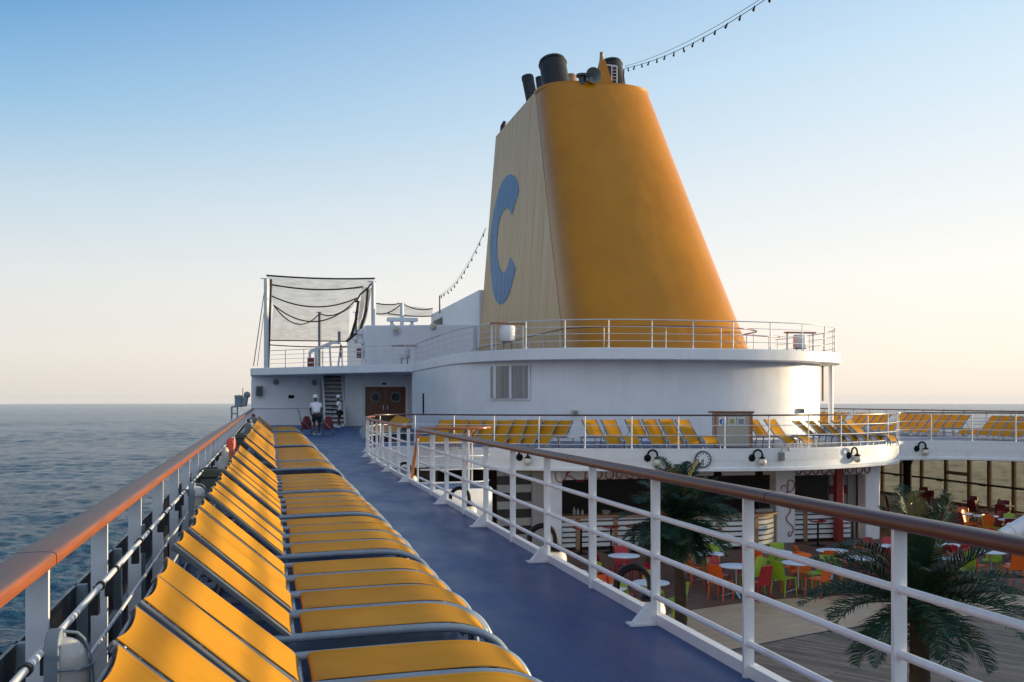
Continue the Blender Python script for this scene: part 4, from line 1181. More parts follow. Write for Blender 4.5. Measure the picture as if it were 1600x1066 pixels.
Ost = [[(.0, .28), (.1, .36), (.22, .3), (.24, .12), (.12, .02), (.02, .1), (.02, .26), (.12, .34), (.26, .3), (.36, .34)]]
z0 = HB - .40
st = []
x = 8.75
for q in Kst: st.append(sc_(x, z0, q, 1.05))
x += 1.0
for k in range(7):
    for q in (Ost if k % 2 else Cst): st.append(sc_(x, z0 + .05, q, .85))
    x += .34
scroll(st, 30.70, .017)
st = []; x = 17.1
for k in range(9):
    for q in (Ost if k % 2 == 0 else Cst): st.append(sc_(x, z0 + .06, q, .8))
    x += .32
scroll(st, 30.82, .017)
scroll([[(16.45, 1.7), (16.6, 1.62), (16.75, 1.75), (16.7, 1.92), (16.55, 1.9), (16.52, 1.8)], [(16.75, 1.7), (16.9, 1.75), (17.0, 1.95), (16.9, 2.1), (16.75, 2.05), (16.8, 1.9)], [(16.7, 1.25), (16.85, 1.15), (16.8, 1.0), (16.7, .85), (16.78, .7), (16.92, .58), (16.95, .45), (16.88, .3), (16.8, .25), (16.78, .36), (16.85, .4)]], 30.72, .016)
# glasses and bottles on the counters
for px, hgt, lab in ((897, .26, 'clear bottle first from the white column on the left counter'), (903, .2, 'clear bottle second from the white column on the left counter'), (910, .16, 'small glass third from the white column on the left counter'), (947, .12, 'white bowl on the left counter')):
    p = on_y(px, 810, 31.2)
    q = thing('bar_glass' if hgt < .2 else 'bar_bottle', lab, 'glass' if hgt < .2 else 'bottle', (p.x, 31.2, LOW + 1.09))
    MB().lathe([(0, 0), (.045, 0), (.05, hgt * .6), (.02, hgt * .8), (.02, hgt), (0, hgt)] if hgt > .15 else [(0, 0), (.1, 0), (.16, hgt), (.14, hgt), (.09, .02)], n=12).build('glass_body', M['stripe'], q)
# coffee machine-ish till on the right counter
q = thing('bar_till', 'white till with upright screen on the bar counter beside the scroll column', 'till', (15.8, 30.7, LOW + 1.09))
MB().bb(-.3, .3, -.2, .2, 0, .1).build('base', M['stripe'], q, bev=.02); MB().bar((-.18, 0, .1), (-.12, 0, .55), .3, .03).build('screen', M['dark_glass'], q)
# bar stools
def stool(x, y, label):
    t = thing('bar_stool', label, 'bar stool', (x, y, LOW), random.uniform(-.3, .3), 'red bar stools')
    MB().lathe([(0, 0), (.24, 0), (.24, .02), (.04, .05), (.035, .1)], n=18).build('base', M['black'], t)
    MB().tube([(0, 0, .05), (0, 0, .74)], .032, 10).build('column', M['black'], t)
    rows = []
    for i in range(9):
        a = -1 + i / 4
        rows.append([(.27 * a * (1 if abs(b_) < .9 else .85), .17 * b_, .745 + .05 * a * a + .015 * b_ * b_) for b_ in (-1, -.5, 0, .5, 1)])
    MB().grid(rows, .03).build('seat', M['red'], t, 60)
    return t
for px, lab in ((908, 'red bar stool at the left counter, nearest the white column'), (955, 'red bar stool at the left counter, second from the white column'), (990, 'red bar stool at the left counter beside the red column')):
    p = on_y(px, 850, 30.2); stool(p.x, 30.2, lab)
for px, lab in ((1278, 'red bar stool at the right counter beside the scroll column'), (1332, 'red bar stool at the right counter beside the red column')):
    p = on_y(px, 850, 30.1); stool(p.x, 30.1, lab)

# ------------------------------------------------------------------ café tables and chairs
def make_table():
    t = thing('cafe_table', 'x', 'table', (0, 0, 0), 0, 'round white café tables')
    MB().lathe([(0, .715), (.38, .715), (.41, .73), (.41, .742), (.395, .75), (0, .75)], n=32).build('tabletop', M['table'], t)
    MB().tube([(0, 0, .1), (0, 0, .72)], .03, 10).build('column', M['chrome'], t)
    b = MB()
    for k in range(4):
        a = PI / 4 + k * PI / 2; b.bar((.02 * math.cos(a), .02 * math.sin(a), .11), (.38 * math.cos(a), .38 * math.sin(a), .02), .05, .025)
    b.build('foot', M['chrome'], t)
    return t
tb = make_table(); tb_used = False
def make_chair(key):
    t = thing('cafe_chair', 'x', 'chair', (0, 0, 0), 0, 'plastic café chairs')
    m = M[key]
    rows = [[(-.21 + .42 * j / 6, -.2 + .41 * i / 6, .455 - .02 * (1 - ((j - 3) / 3) ** 2) * math.sin(PI * i / 6) - (.025 if i == 6 else 0)) for j in range(7)] for i in range(7)]
    MB().grid(rows, .018).build('seat', m, t, 50)
    rows = [[((-.205 + .41 * j / 6) * (1 - .10 * (i / 6) ** 2), -.2 - .03 - .10 * (i / 6) ** 1.2 - .035 * (1 - ((j - 3) / 3) ** 2), .40 + .45 * i / 6 + (.02 * (1 - ((j - 3) / 3) ** 2) if i == 6 else 0)) for j in range(7)] for i in range(7)]
    MB().grid(rows, .018).build('backrest', m, t, 50)
    for x, y, dx, dy in ((-.19, .18, -.02, .02), (.19, .18, .02, .02), (-.185, -.2, -.02, -.06), (.185, -.2, .02, -.06)):
        MB().tube([(x, y, .45), (x + dx, y + dy, 0)], [.021, .014], 8).build('leg', m, t)
    return t
chairs = {}
def chair(key, x, y, face, label):
    if key not in chairs: chairs[key] = make_chair(key); o = chairs[key]
    else: o = copy_tree(chairs[key])
    o.location = (x, y, LOW + .004); o.rotation_euler = (0, 0, face); o['label'] = label
    return o
CN = {'lime': 'lime green', 'orange': 'orange', 'redp': 'bright red', 'darkred': 'dark red'}
DIRN = {0: 'starboard side', 1: 'far right side', 2: 'far side', 3: 'far left side', 4: 'seaward side', 5: 'near left side', 6: 'near side', 7: 'near right side'}
tabs = [
 ((890, 893), 'round white table seen through the rail left of the first white post', 'table left of the first white post', [(1, 'lime'), (7, 'redp'), (3, 'redp'), (4, 'darkred')]),
 ((975, 868), 'round white table in front of the red bar column', 'table before the red bar column', [(2, 'redp'), (7, 'redp'), (5, 'darkred'), (0, 'redp')]),
 ((1017, 910), 'round white table left of the slim palm trunk', 'table left of the slim palm', [(5, 'lime'), (7, 'lime'), (2, 'lime'), (4, 'redp')]),
 ((950, 918), 'round white table half hidden by the kerb below the globe lamp', 'table half hidden by the kerb', [(3, 'orange'), (0, 'redp'), (2, 'orange')]),
 ((1108, 865), 'round white table right of the slim palm trunk', 'far table right of the slim palm', [(2, 'lime'), (5, 'orange'), (0, 'redp'), (3, 'redp')]),
 ((1150, 884), 'round white table in front of the next one right of the slim palm', 'near table right of the slim palm', [(5, 'orange'), (7, 'redp'), (3, 'redp'), (1, 'lime')]),
 ((1213, 862), 'round white table nearest the scroll column', 'table nearest the scroll column', [(2, 'lime'), (5, 'orange'), (4, 'redp'), (7, 'orange')]),
 ((1247, 879), 'round white table in the front row in front of the scroll column', 'front table before the scroll column', [(5, 'lime'), (7, 'orange'), (2, 'orange'), (4, 'orange'), (1, 'lime')]),
 ((1300, 860), 'round white table in front of the single red stool', 'table before the single red stool', [(4, 'orange'), (0, 'orange'), (1, 'orange'), (6, 'orange')]),
 ((1345, 872), 'small white table behind the fronds left of the near palm', 'small table behind the palm fronds', [(7, 'redp'), (5, 'lime'), (0, 'redp'), (2, 'darkred')]),
 ((1398, 853), 'white table in front of the last white column', 'table before the last white column', [(6, 'redp'), (0, 'lime'), (3, 'darkred'), (2, 'redp')]),
 ((1478, 851), 'white table right of the near palm crown, far one', 'far table right of the bushy palm', [(4, 'orange'), (6, 'redp'), (1, 'darkred'), (7, 'redp')]),
 ((1478, 874), 'white table right of the near palm crown, near one', 'near table right of the bushy palm', [(4, 'redp'), (1, 'lime'), (6, 'darkred')]),
 ((1548, 862), 'round white table with orange chairs at the right edge of the floor', 'orange chaired table at the edge', [(5, 'orange'), (7, 'orange'), (4, 'redp'), (2, 'lime'), (0, 'orange')]),
 ((1590, 838), 'round white table at the right edge below the white pipe', 'table below the white pipe', [(4, 'darkred'), (3, 'redp'), (6, 'redp')]),
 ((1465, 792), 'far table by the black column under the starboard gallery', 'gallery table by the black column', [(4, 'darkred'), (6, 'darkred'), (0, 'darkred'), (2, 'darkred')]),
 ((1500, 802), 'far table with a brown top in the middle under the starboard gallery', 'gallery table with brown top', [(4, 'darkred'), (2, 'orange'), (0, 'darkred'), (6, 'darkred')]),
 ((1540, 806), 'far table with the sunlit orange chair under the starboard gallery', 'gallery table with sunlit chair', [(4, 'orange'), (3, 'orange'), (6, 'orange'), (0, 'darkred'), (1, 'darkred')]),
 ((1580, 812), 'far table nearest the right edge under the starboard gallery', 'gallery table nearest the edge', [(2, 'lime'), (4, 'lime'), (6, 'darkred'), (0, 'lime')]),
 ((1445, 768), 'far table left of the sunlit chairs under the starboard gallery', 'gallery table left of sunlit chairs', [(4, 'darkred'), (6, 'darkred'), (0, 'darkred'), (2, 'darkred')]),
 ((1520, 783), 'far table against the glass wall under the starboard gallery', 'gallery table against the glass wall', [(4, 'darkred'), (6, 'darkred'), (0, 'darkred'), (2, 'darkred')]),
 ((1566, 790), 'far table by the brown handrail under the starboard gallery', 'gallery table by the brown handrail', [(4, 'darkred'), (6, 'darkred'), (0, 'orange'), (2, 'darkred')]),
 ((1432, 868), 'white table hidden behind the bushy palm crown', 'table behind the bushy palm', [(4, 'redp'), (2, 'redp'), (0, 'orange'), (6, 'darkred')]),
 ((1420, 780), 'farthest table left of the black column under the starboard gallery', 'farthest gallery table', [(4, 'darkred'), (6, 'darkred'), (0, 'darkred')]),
]
for (px, py), lab, shrt, cs in tabs:
    p = on_z(px, py, LOW + .75)
    if not tb_used: o = tb; tb_used = True
    else: o = copy_tree(tb)
    o.location = (p.x, p.y, LOW + .004); o.rotation_euler = (0, 0, random.uniform(0, 1)); o['label'] = lab
    for d, key in cs:
        # directions are seen from the walkway: 6 = towards the camera
        view = math.atan2(p.y, p.x)
        a = view - PI / 2 + d * PI / 4 + random.uniform(-.15, .15)
        r_ = .52 + random.uniform(0, .12)
        cx, cy = p.x + r_ * math.cos(a), p.y + r_ * math.sin(a)
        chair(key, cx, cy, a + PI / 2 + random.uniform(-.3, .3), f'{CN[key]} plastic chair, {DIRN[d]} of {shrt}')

# ------------------------------------------------------------------ palms
def frond(base, az, el0, L, droop, mb, rach, n=22, w=.32, leaf_droop=.5, vee=.55):
    P = []; p = Vector(base); el = el0
    for i in range(n + 1):
        P.append(p.copy())
        p = p + Vector((math.cos(az) * math.cos(el), math.sin(az) * math.cos(el), math.sin(el))) * (L / n)
        el -= droop / n * (.4 + 1.2 * i / n)
    rach.tube(P, [.016 * (1 - .85 * i / n) for i in range(n + 1)], 5)
    for i in range(3, n + 1):
        t = (P[i] - P[i - 1]).normalized()
        sd = t.cross(Vector((0, 0, 1)))
        if sd.length < .05: sd = Vector((-math.sin(az), math.cos(az), 0))
        sd.normalize(); u = sd.cross(t)
        for sub in (0, .33, .66):
            q = P[i - 1].lerp(P[i], sub)
            f = (i + sub) / n
            l = w * (math.sin(PI * min(1, .12 + .85 * f)) ** .6) * random.uniform(.85, 1.1)
            for sgn in (-1, 1):
                d = (sd * sgn * .8 + t * random.uniform(.55, .8) + u * vee * random.uniform(.3, 1)).normalized()
                e = q + d * l * .6; tip = e + (d - Vector((0, 0, leaf_droop * random.uniform(.5, 1.1)))).normalized() * l * .45
                wv = t.cross(d).cross(d).normalized() * .009
                mb.add([q - wv * .6, q + wv * .6, e + wv, e - wv, tip], [(0, 1, 2, 3), (3, 2, 4)])
def palm(name, label, base, top, r, fronds, dry=2, wl=.32):
    t = thing(name, label, 'palm', base)
    T = Vector(top) - Vector(base)
    tr = MB(); n = 26
    tr.tube([T * (i / n) + Vector((random.uniform(-.006, .006), random.uniform(-.006, .006), 0)) for i in range(n + 1)], [r * (1.12 - .2 * i / n + (.06 if i % 2 else 0)) for i in range(n + 1)], 14)
    tr.build('trunk', M['trunk'], t, 25)
    bt = MB()
    for k in range(26):
        a = random.uniform(0, 2 * PI); z = -random.uniform(.02, .5)
        q = T + Vector((math.cos(a) * r * .9, math.sin(a) * r * .9, z))
        bt.tube([q, q + Vector((math.cos(a) * .09, math.sin(a) * .09, .16))], [.03, .012], 5)
    bt.build('leaf_bases', M['trunk'], t)
    lf, dr, ra = MB(), MB(), MB()
    for i, (az, el, L, dp) in enumerate(fronds):
        frond(T + Vector((0, 0, random.uniform(-.05, .1))), az, el, L, dp, dr if i < dry else lf, ra, w=wl * random.uniform(.85, 1.1))
    lf.build('crown', M['leaf'], t, 0, fix=False); dr.build('dry_fronds', M['leaf_dry'], t, 0, fix=False); ra.build('frond_stalks', M['leaf'], t)
    return t
random.seed(5)
fr = []
for k in range(9): fr.append((random.uniform(0, 2 * PI), random.uniform(1.2, 1.5), random.uniform(1.3, 1.7), random.uniform(.1, .4)))
for k in range(15): fr.append((2 * PI * k / 15 + random.uniform(-.2, .2), random.uniform(.4, 1.0), random.uniform(1.4, 1.85), random.uniform(.6, 1.2)))
for k in range(16): fr.append((2 * PI * k / 16 + .2 + random.uniform(-.2, .2), random.uniform(-.1, .4), random.uniform(1.4, 1.9), random.uniform(.6, 1.2)))
for k in range(6): fr.append((2 * PI * k / 6 + random.uniform(-.2, .2), random.uniform(-.8, -.3), random.uniform(.8, 1.3), random.uniform(.5, 1.0)))
pb_ = at_d(1437, 1000, 14.0); pt = at_d(1437, 948, 14.0)
palm('palm_tree', 'bushy dark green palm nearest the walkway railing', (pb_.x, pb_.y, LOW), pt, .13, fr, 1, .42)
fr = []
for k in range(12): fr.append((random.uniform(0, 2 * PI), random.uniform(.9, 1.5), random.uniform(.95, 1.35), random.uniform(.15, .6)))
for k in range(18): fr.append((2 * PI * k / 18 + random.uniform(-.2, .2), random.uniform(.35, .9), random.uniform(1.0, 1.4), random.uniform(.6, 1.2)))
for k in range(18): fr.append((2 * PI * k / 18 + .2 + random.uniform(-.2, .2), random.uniform(-.4, .3), random.uniform(.95, 1.35), random.uniform(.6, 1.2)))
for k in range(10): fr.append((2 * PI * k / 10 + random.uniform(-.2, .2), random.uniform(-1.0, -.5), random.uniform(.7, 1.0), random.uniform(.3, .7)))
pb_ = at_d(1064, 1000, 19.5); pt = at_d(1062, 818, 19.5)
palm('palm_tree', 'slim dark palm standing in front of the bar near the round clock', (pb_.x, pb_.y, LOW), pt, .105, fr, 2, .40)
# planter-like ring round the foot of each trunk is hidden by the kerb in the photograph
# white pipe poking up at the right edge
a_ = at_d(1572, 833, 9); c_ = at_d(1640, 790, 9)
t = thing('white_pipe', 'thick white pipe slanting up beyond the handrail at the right edge', 'pipe', at_d(1572, 838, 20))
a_ = at_d(1568, 840, 20); c_ = at_d(1680, 775, 20); e_ = at_d(1560, 900, 20); o_ = Vector(t.location)
MB().tube([a_ - o_, c_ - o_], .17, 16).build('barrel', M['white_clean'], t)
MB().tube([a_.lerp(c_, .12) - o_, a_.lerp(c_, .16) - o_], .19, 16).build('collar', M['white_clean'], t)
MB().tube([Vector((c_.x, c_.y, c_.z)) - o_, Vector((c_.x + .3, c_.y, LOW)) - o_], .17, 12).build('support', M['white_clean'], t)

# ------------------------------------------------------------------ swan neck lamps, clock, cabinet, box
def swan(p, nrm, label, s=1.0, side=None):
    """p on the fascia, nrm pointing out of it"""
    t = thing('swan_neck_lamp', label, 'wall lamp', p, math.atan2(nrm[1], nrm[0]) + PI / 2, 'swan neck globe lamps')
    # local: -y points out from the fascia, x along it
    MB().lathe([(0, .10), (.05, .09), (.10, .04), (.115, 0)], (0, 0, 0), 18, Matrix.Rotation(R(90), 4, 'X')).build('wall_plate', M['black'], t)
    rr = .13 * s; P = [(0, -.03, 0), (0, -.09, .03)]
    for k in range(11):
        q = PI - PI * k / 10
        P.append((side[0] * (rr + rr * math.cos(q)), side[1] * (.12 + (rr + rr * math.cos(q)) * 0) if side[0] else -.10 - (rr + rr * math.cos(q)), .10 + rr * 1.05 * math.sin(q)))
    e = P[-1]; P.append((e[0], e[1], .02))
    MB().tube(P, [.030] * (len(P) - 1) + [.034], 10).build('swan_neck', M['black'], t)
    MB().lathe([(.035, .05), (.06, .03), (.105, .0), (.105, -.02)], (e[0], e[1], .0), 18).build('collar', M['black'], t)
    MB().ball((e[0], e[1], -.115), .125, 20, 12).build('globe', M['globe'], t)
    return t
def gal_at(px, off=.1):
    best = None
    for i in range(len(GAL) - 1):
        for k in range(10):
            q = GAL[i].lerp(GAL[i + 1], k / 10); tt = (GAL[i + 1] - GAL[i]).normalized(); nn = Vector((tt.y, -tt.x, 0))
            w = q + nn * off; d = w.x * SY + w.y * CY; u = (w.x * CY - w.y * SY) / d
            e = abs(800 + FPX * u - px)
            if w.y > 27 and (best is None or e < best[0]): best = (e, w, nn)
    return best[1], best[2]
for px, lab in ((812, 'swan neck globe lamp on the gallery edge left of the others, partly behind the handrail'), (1012, 'swan neck globe lamp on the gallery edge left of the round clock'), (1175, 'swan neck globe lamp on the gallery edge right of the round clock'), (1326, 'swan neck globe lamp on the gallery edge near its right end'), (1432, 'swan neck globe lamp on the starboard part of the gallery edge')):
    p, nn = gal_at(px, .065); p = p.copy(); p.z = -.22
    swan(p, (nn.x, nn.y), lab, 1.1, (1, -1))
for y, lab in ((7.95, 'big swan neck globe lamp below the blue walkway, nearest the camera'), (10.8, 'swan neck globe lamp below the walkway, second from the camera'), (15.7, 'swan neck globe lamp below the walkway just before the stair landing'), (22.2, 'swan neck globe lamp below the walkway just beyond the stair landing')):
    p = Vector((2.62 + .07, y, -.08)); swan(p, (1, 0), lab, 1.15, (0, -1))
p, nn = gal_at(1098, .09); p = p.copy(); p.z = 1.55 + (625 - 718) / 1600 * 31.0
t = thing('round_clock', 'round white clock with black hands on the gallery edge behind the slim palm', 'clock', p, math.atan2(nn.y, nn.x) + PI / 2)
MX = Matrix.Rotation(R(90), 4, 'X')
MB().lathe([(0, .05), (.215, .05), (.215, .0)], (0, 0, 0), 32, MX).build('dial', M['white_clean'], t)
MB().lathe([(.215, 0), (.215, .07), (.25, .07), (.255, 0)], (0, 0, 0), 32, MX).build('rim', M['charcoal'], t)
b = MB()
for k in range(12):
    a = k * PI / 6; b.box((.17 * math.sin(a), -.052, .17 * math.cos(a)), (.022, .006, .05), M=Matrix.Rotation(a, 4, 'Y'))
b.build('hour_mark', M['black'], t, 0)
for a, l, w in ((R(218), .11, .024), (R(180), .165, .018)):
    MB().box((math.sin(a) * l / 2, -.057, math.cos(a) * l / 2), (w, .006, l), M=Matrix.Rotation(a, 4, 'Y')).build('hand', M['black'], t, 0)
p, nn = gal_at(1221, .16); p = p.copy(); p.z = -.18
t = thing('hanging_box', 'small grey box hanging by a bent bracket from the gallery railing', 'box', p)
MB().box((0, 0, 0), (.17, .14, .26)).build('housing', M['grey'], t, bev=.015)
MB().tube([(0, 0, .12), (.02, .02, .24), (.12, .08, .30), (.25, .1, .28), (.32, .1, .16)], .018, 6).build('bracket', M['grey'], t)
# cabinet with three pictogram signs on the gallery
p = at_d(1146, 690, 33.2); p.z = 0
t = thing('towel_cabinet', 'beige cabinet with brown edges and three small pictogram signs on the gallery', 'cabinet', p, R(-14))
MB().bb(-.6, .6, -.02, .5, .05, 1.12).build('body', M['beige'], t)
MB().bb(-.72, .66, -.08, .55, 1.12, 1.18).build('top_board', M['brown_door'], t)
for x in (-.60, .57): MB().bb(x - .04, x + .04, -.07, .0, 0, 1.12).build('corner_post', M['wood_orange'], t)
for i, (x, mk) in enumerate(((-.36, 'blue_sign'), (-.05, 'yellow_sign'), (.24, 'grey_sign'))):
    s_ = MB().bb(x - .12, x + .12, -.04, -.02, .72, .98).build('pictogram_plate', M['white_clean'], t)
    cc = {'blue_sign': (.02, .1, .35), 'yellow_sign': (.45, .42, .2), 'grey_sign': (.3, .31, .34)}[mk]
    if mk == 'blue_sign':
        MB().lathe([(0, .006), (.10, .006), (.10, 0)], (x, -.04, .85), 24, MX).build('disc', paint(mk, cc, .5), s_)
        MB().lathe([(0, .012), (.022, .012), (.022, 0)], (x, -.04, .9), 10, MX).bb(x - .02, x + .02, -.052, -.04, .78, .87).build('figure', M['white_clean'], s_)
    else:
        MB().bb(x - .10, x + .10, -.046, -.04, .75, .95).build('field', paint(mk, cc, .5), s_)
        MB().bb(x - .025, x + .03, -.052, -.046, .79, .91).build('figure', M['grey'], s_)

# ------------------------------------------------------------------ gear along the seaward rail
p = Vector((-.60, 3.26, .795))
t = thing('bulkhead_light', 'caged oval bulkhead light clamped to the seaward rail, nearest the camera', 'lamp', p)
def bulkhead(t, glass):
    pr = []
    b = MB(); sec = [(math.copysign(abs(math.cos(q)) ** .8, math.cos(q)) * .078, math.sin(q)) for q in [2 * PI * k / 20 for k in range(20)]]
    out = [(y, (z * .078 if z > 0 else z * .078) + (0 if z > 0 else -.22)) for y, z in sec]
    n = len(out)
    b.add([(-.03, y, z) for y, z in out] + [(.02, y, z) for y, z in out], [tuple(range(n)), tuple(reversed(range(n, 2 * n)))] + [(i, i + n, (i + 1) % n + n, (i + 1) % n) for i in range(n)])
    b.build('housing', M['davit_grey'], t, bev=.006)
    vs = []; m_ = 10
    for k in range(m_ + 1):
        f = math.cos(PI / 2 * k / m_); dx = .02 + .088 * math.sin(PI / 2 * k / m_)
        f = max(f, .12)
        vs += [(dx, y * .82 * (f ** .5), (z + .11) * (.86 * f ** .5) - .11) for y, z in out]
    fs = [(k * n + i, k * n + (i + 1) % n, (k + 1) * n + (i + 1) % n, (k + 1) * n + i) for k in range(m_) for i in range(n)] + [tuple(range(m_ * n, m_ * n + n))]
    MB().add(vs, fs).build('lens', glass, t, 60)
    b = MB()
    for z in (-.03, -.11, -.19): b.tube([(.02 + .10 * math.sin(PI * k / 10) ** .7, -.08 * math.cos(PI * k / 10), z) for k in range(11)], .0045, 6)
    b.tube([(.02 + .10 * math.sin(PI * k / 12) ** .55, 0, -.11 + .18 * math.cos(PI * k / 12)) for k in range(13)], .0045, 6)
    b.build('cage', M['davit_grey'], t)
bulkhead(t, M['lens']); t.scale = (.85, .85, 1.0)
t = thing('bulkhead_light', 'bulkhead light on the seaward rail just before the olive box', 'lamp', (-.575, 8.7, .80)); bulkhead(t, M['lens'])
def olive(p, s, label):
    t = thing('olive_box', label, 'storage box', p)
    pr = [(-.5, .35), (-.5, .75), (-.32, 1.0), (.32, 1.0), (.5, .75), (.5, .35), (.3, 0), (-.3, 0)]; n = len(pr)
    b = MB(); b.add([(x * s, -.5 * s, z * s) for x, z in pr] + [(x * s, .5 * s, z * s) for x, z in pr], [tuple(range(n)), tuple(reversed(range(n, 2 * n)))] + [(i, i + n, (i + 1) % n + n, (i + 1) % n) for i in range(n)])
    b.build('body', M['olive'], t, 20, bev=.012)
    MB().bar((-.2 * s, -.3 * s, 1.02 * s), (.2 * s, -.3 * s, 1.02 * s), .04, .03).build('handle', M['charcoal'], t)
    MB().bb(-.48 * s, .48 * s, -.515 * s, -.5 * s, .72 * s, .76 * s).build('lid_seam', M['black'], t)
olive((-.55, 11.2, .50), .33, 'dark olive box hung on the seaward rail, the nearer and bigger one')
olive((-.48, 21.5, .52), .34, 'dark olive box hung on the seaward rail beyond the lifebuoy')
MB().bb(-.1, .1, -.04, .04, .0, .5)
t = thing('lifebuoy', 'orange lifebuoy hanging inside the seaward rail with a pale rope', 'lifebuoy', (-.50, 15.8, .66))
b = MB(); P = [(0, .27 * math.cos(2 * PI * k / 28), .27 * math.sin(2 * PI * k / 28)) for k in range(28)]
b.tube(P, .065, 12, closed=True); b.build('ring', M['orange_ring'], t, 60)
for k in (0, 2):
    a = PI / 2 + k * PI / 2
    MB().tube([(0, .27 * math.cos(a + d_), .27 * math.sin(a + d_)) for d_ in (-.12, 0, .12)], .069, 12).build('band', M['cream'], t, 60)
MB().tube([(.05, .34 * math.cos(2 * PI * k / 24), .34 * math.sin(2 * PI * k / 24) - .02 * (k % 2)) for k in range(24)], .009, 5, closed=True).build('rope', M['cream'], t)
t = thing('lifebuoy_light', 'cream cylinder light clipped beside the orange lifebuoy', 'rescue light', (-.55, 14.9, .48))
MB().lathe([(0, 0), (.07, 0), (.085, .04), (.085, .22), (.06, .26), (.05, .36), (.03, .40), (0, .41)], n=18).build('body', M['cream'], t)
MB().tube([(-.06, 0, .15), (.0, 0, .2)], .03, 6).build('bracket', M['grey'], t)
for y, lab in ((31.5, 'grey canister on the seaward rail beyond the olive boxes'), (42.0, 'grey canister with a red top near the far end of the seaward rail')):
    t = thing('rail_canister', lab, 'canister', (-.47, y, .45))
    MB().lathe([(0, 0), (.12, 0), (.14, .05), (.14, .36), (.11, .42), (0, .43)], n=16).build('body', M['grey'], t)
    MB().lathe([(.06, .43), (.08, .48), (.05, .54), (0, .55)], n=12).build('cap', M['red'] if y > 40 else M['charcoal'], t)

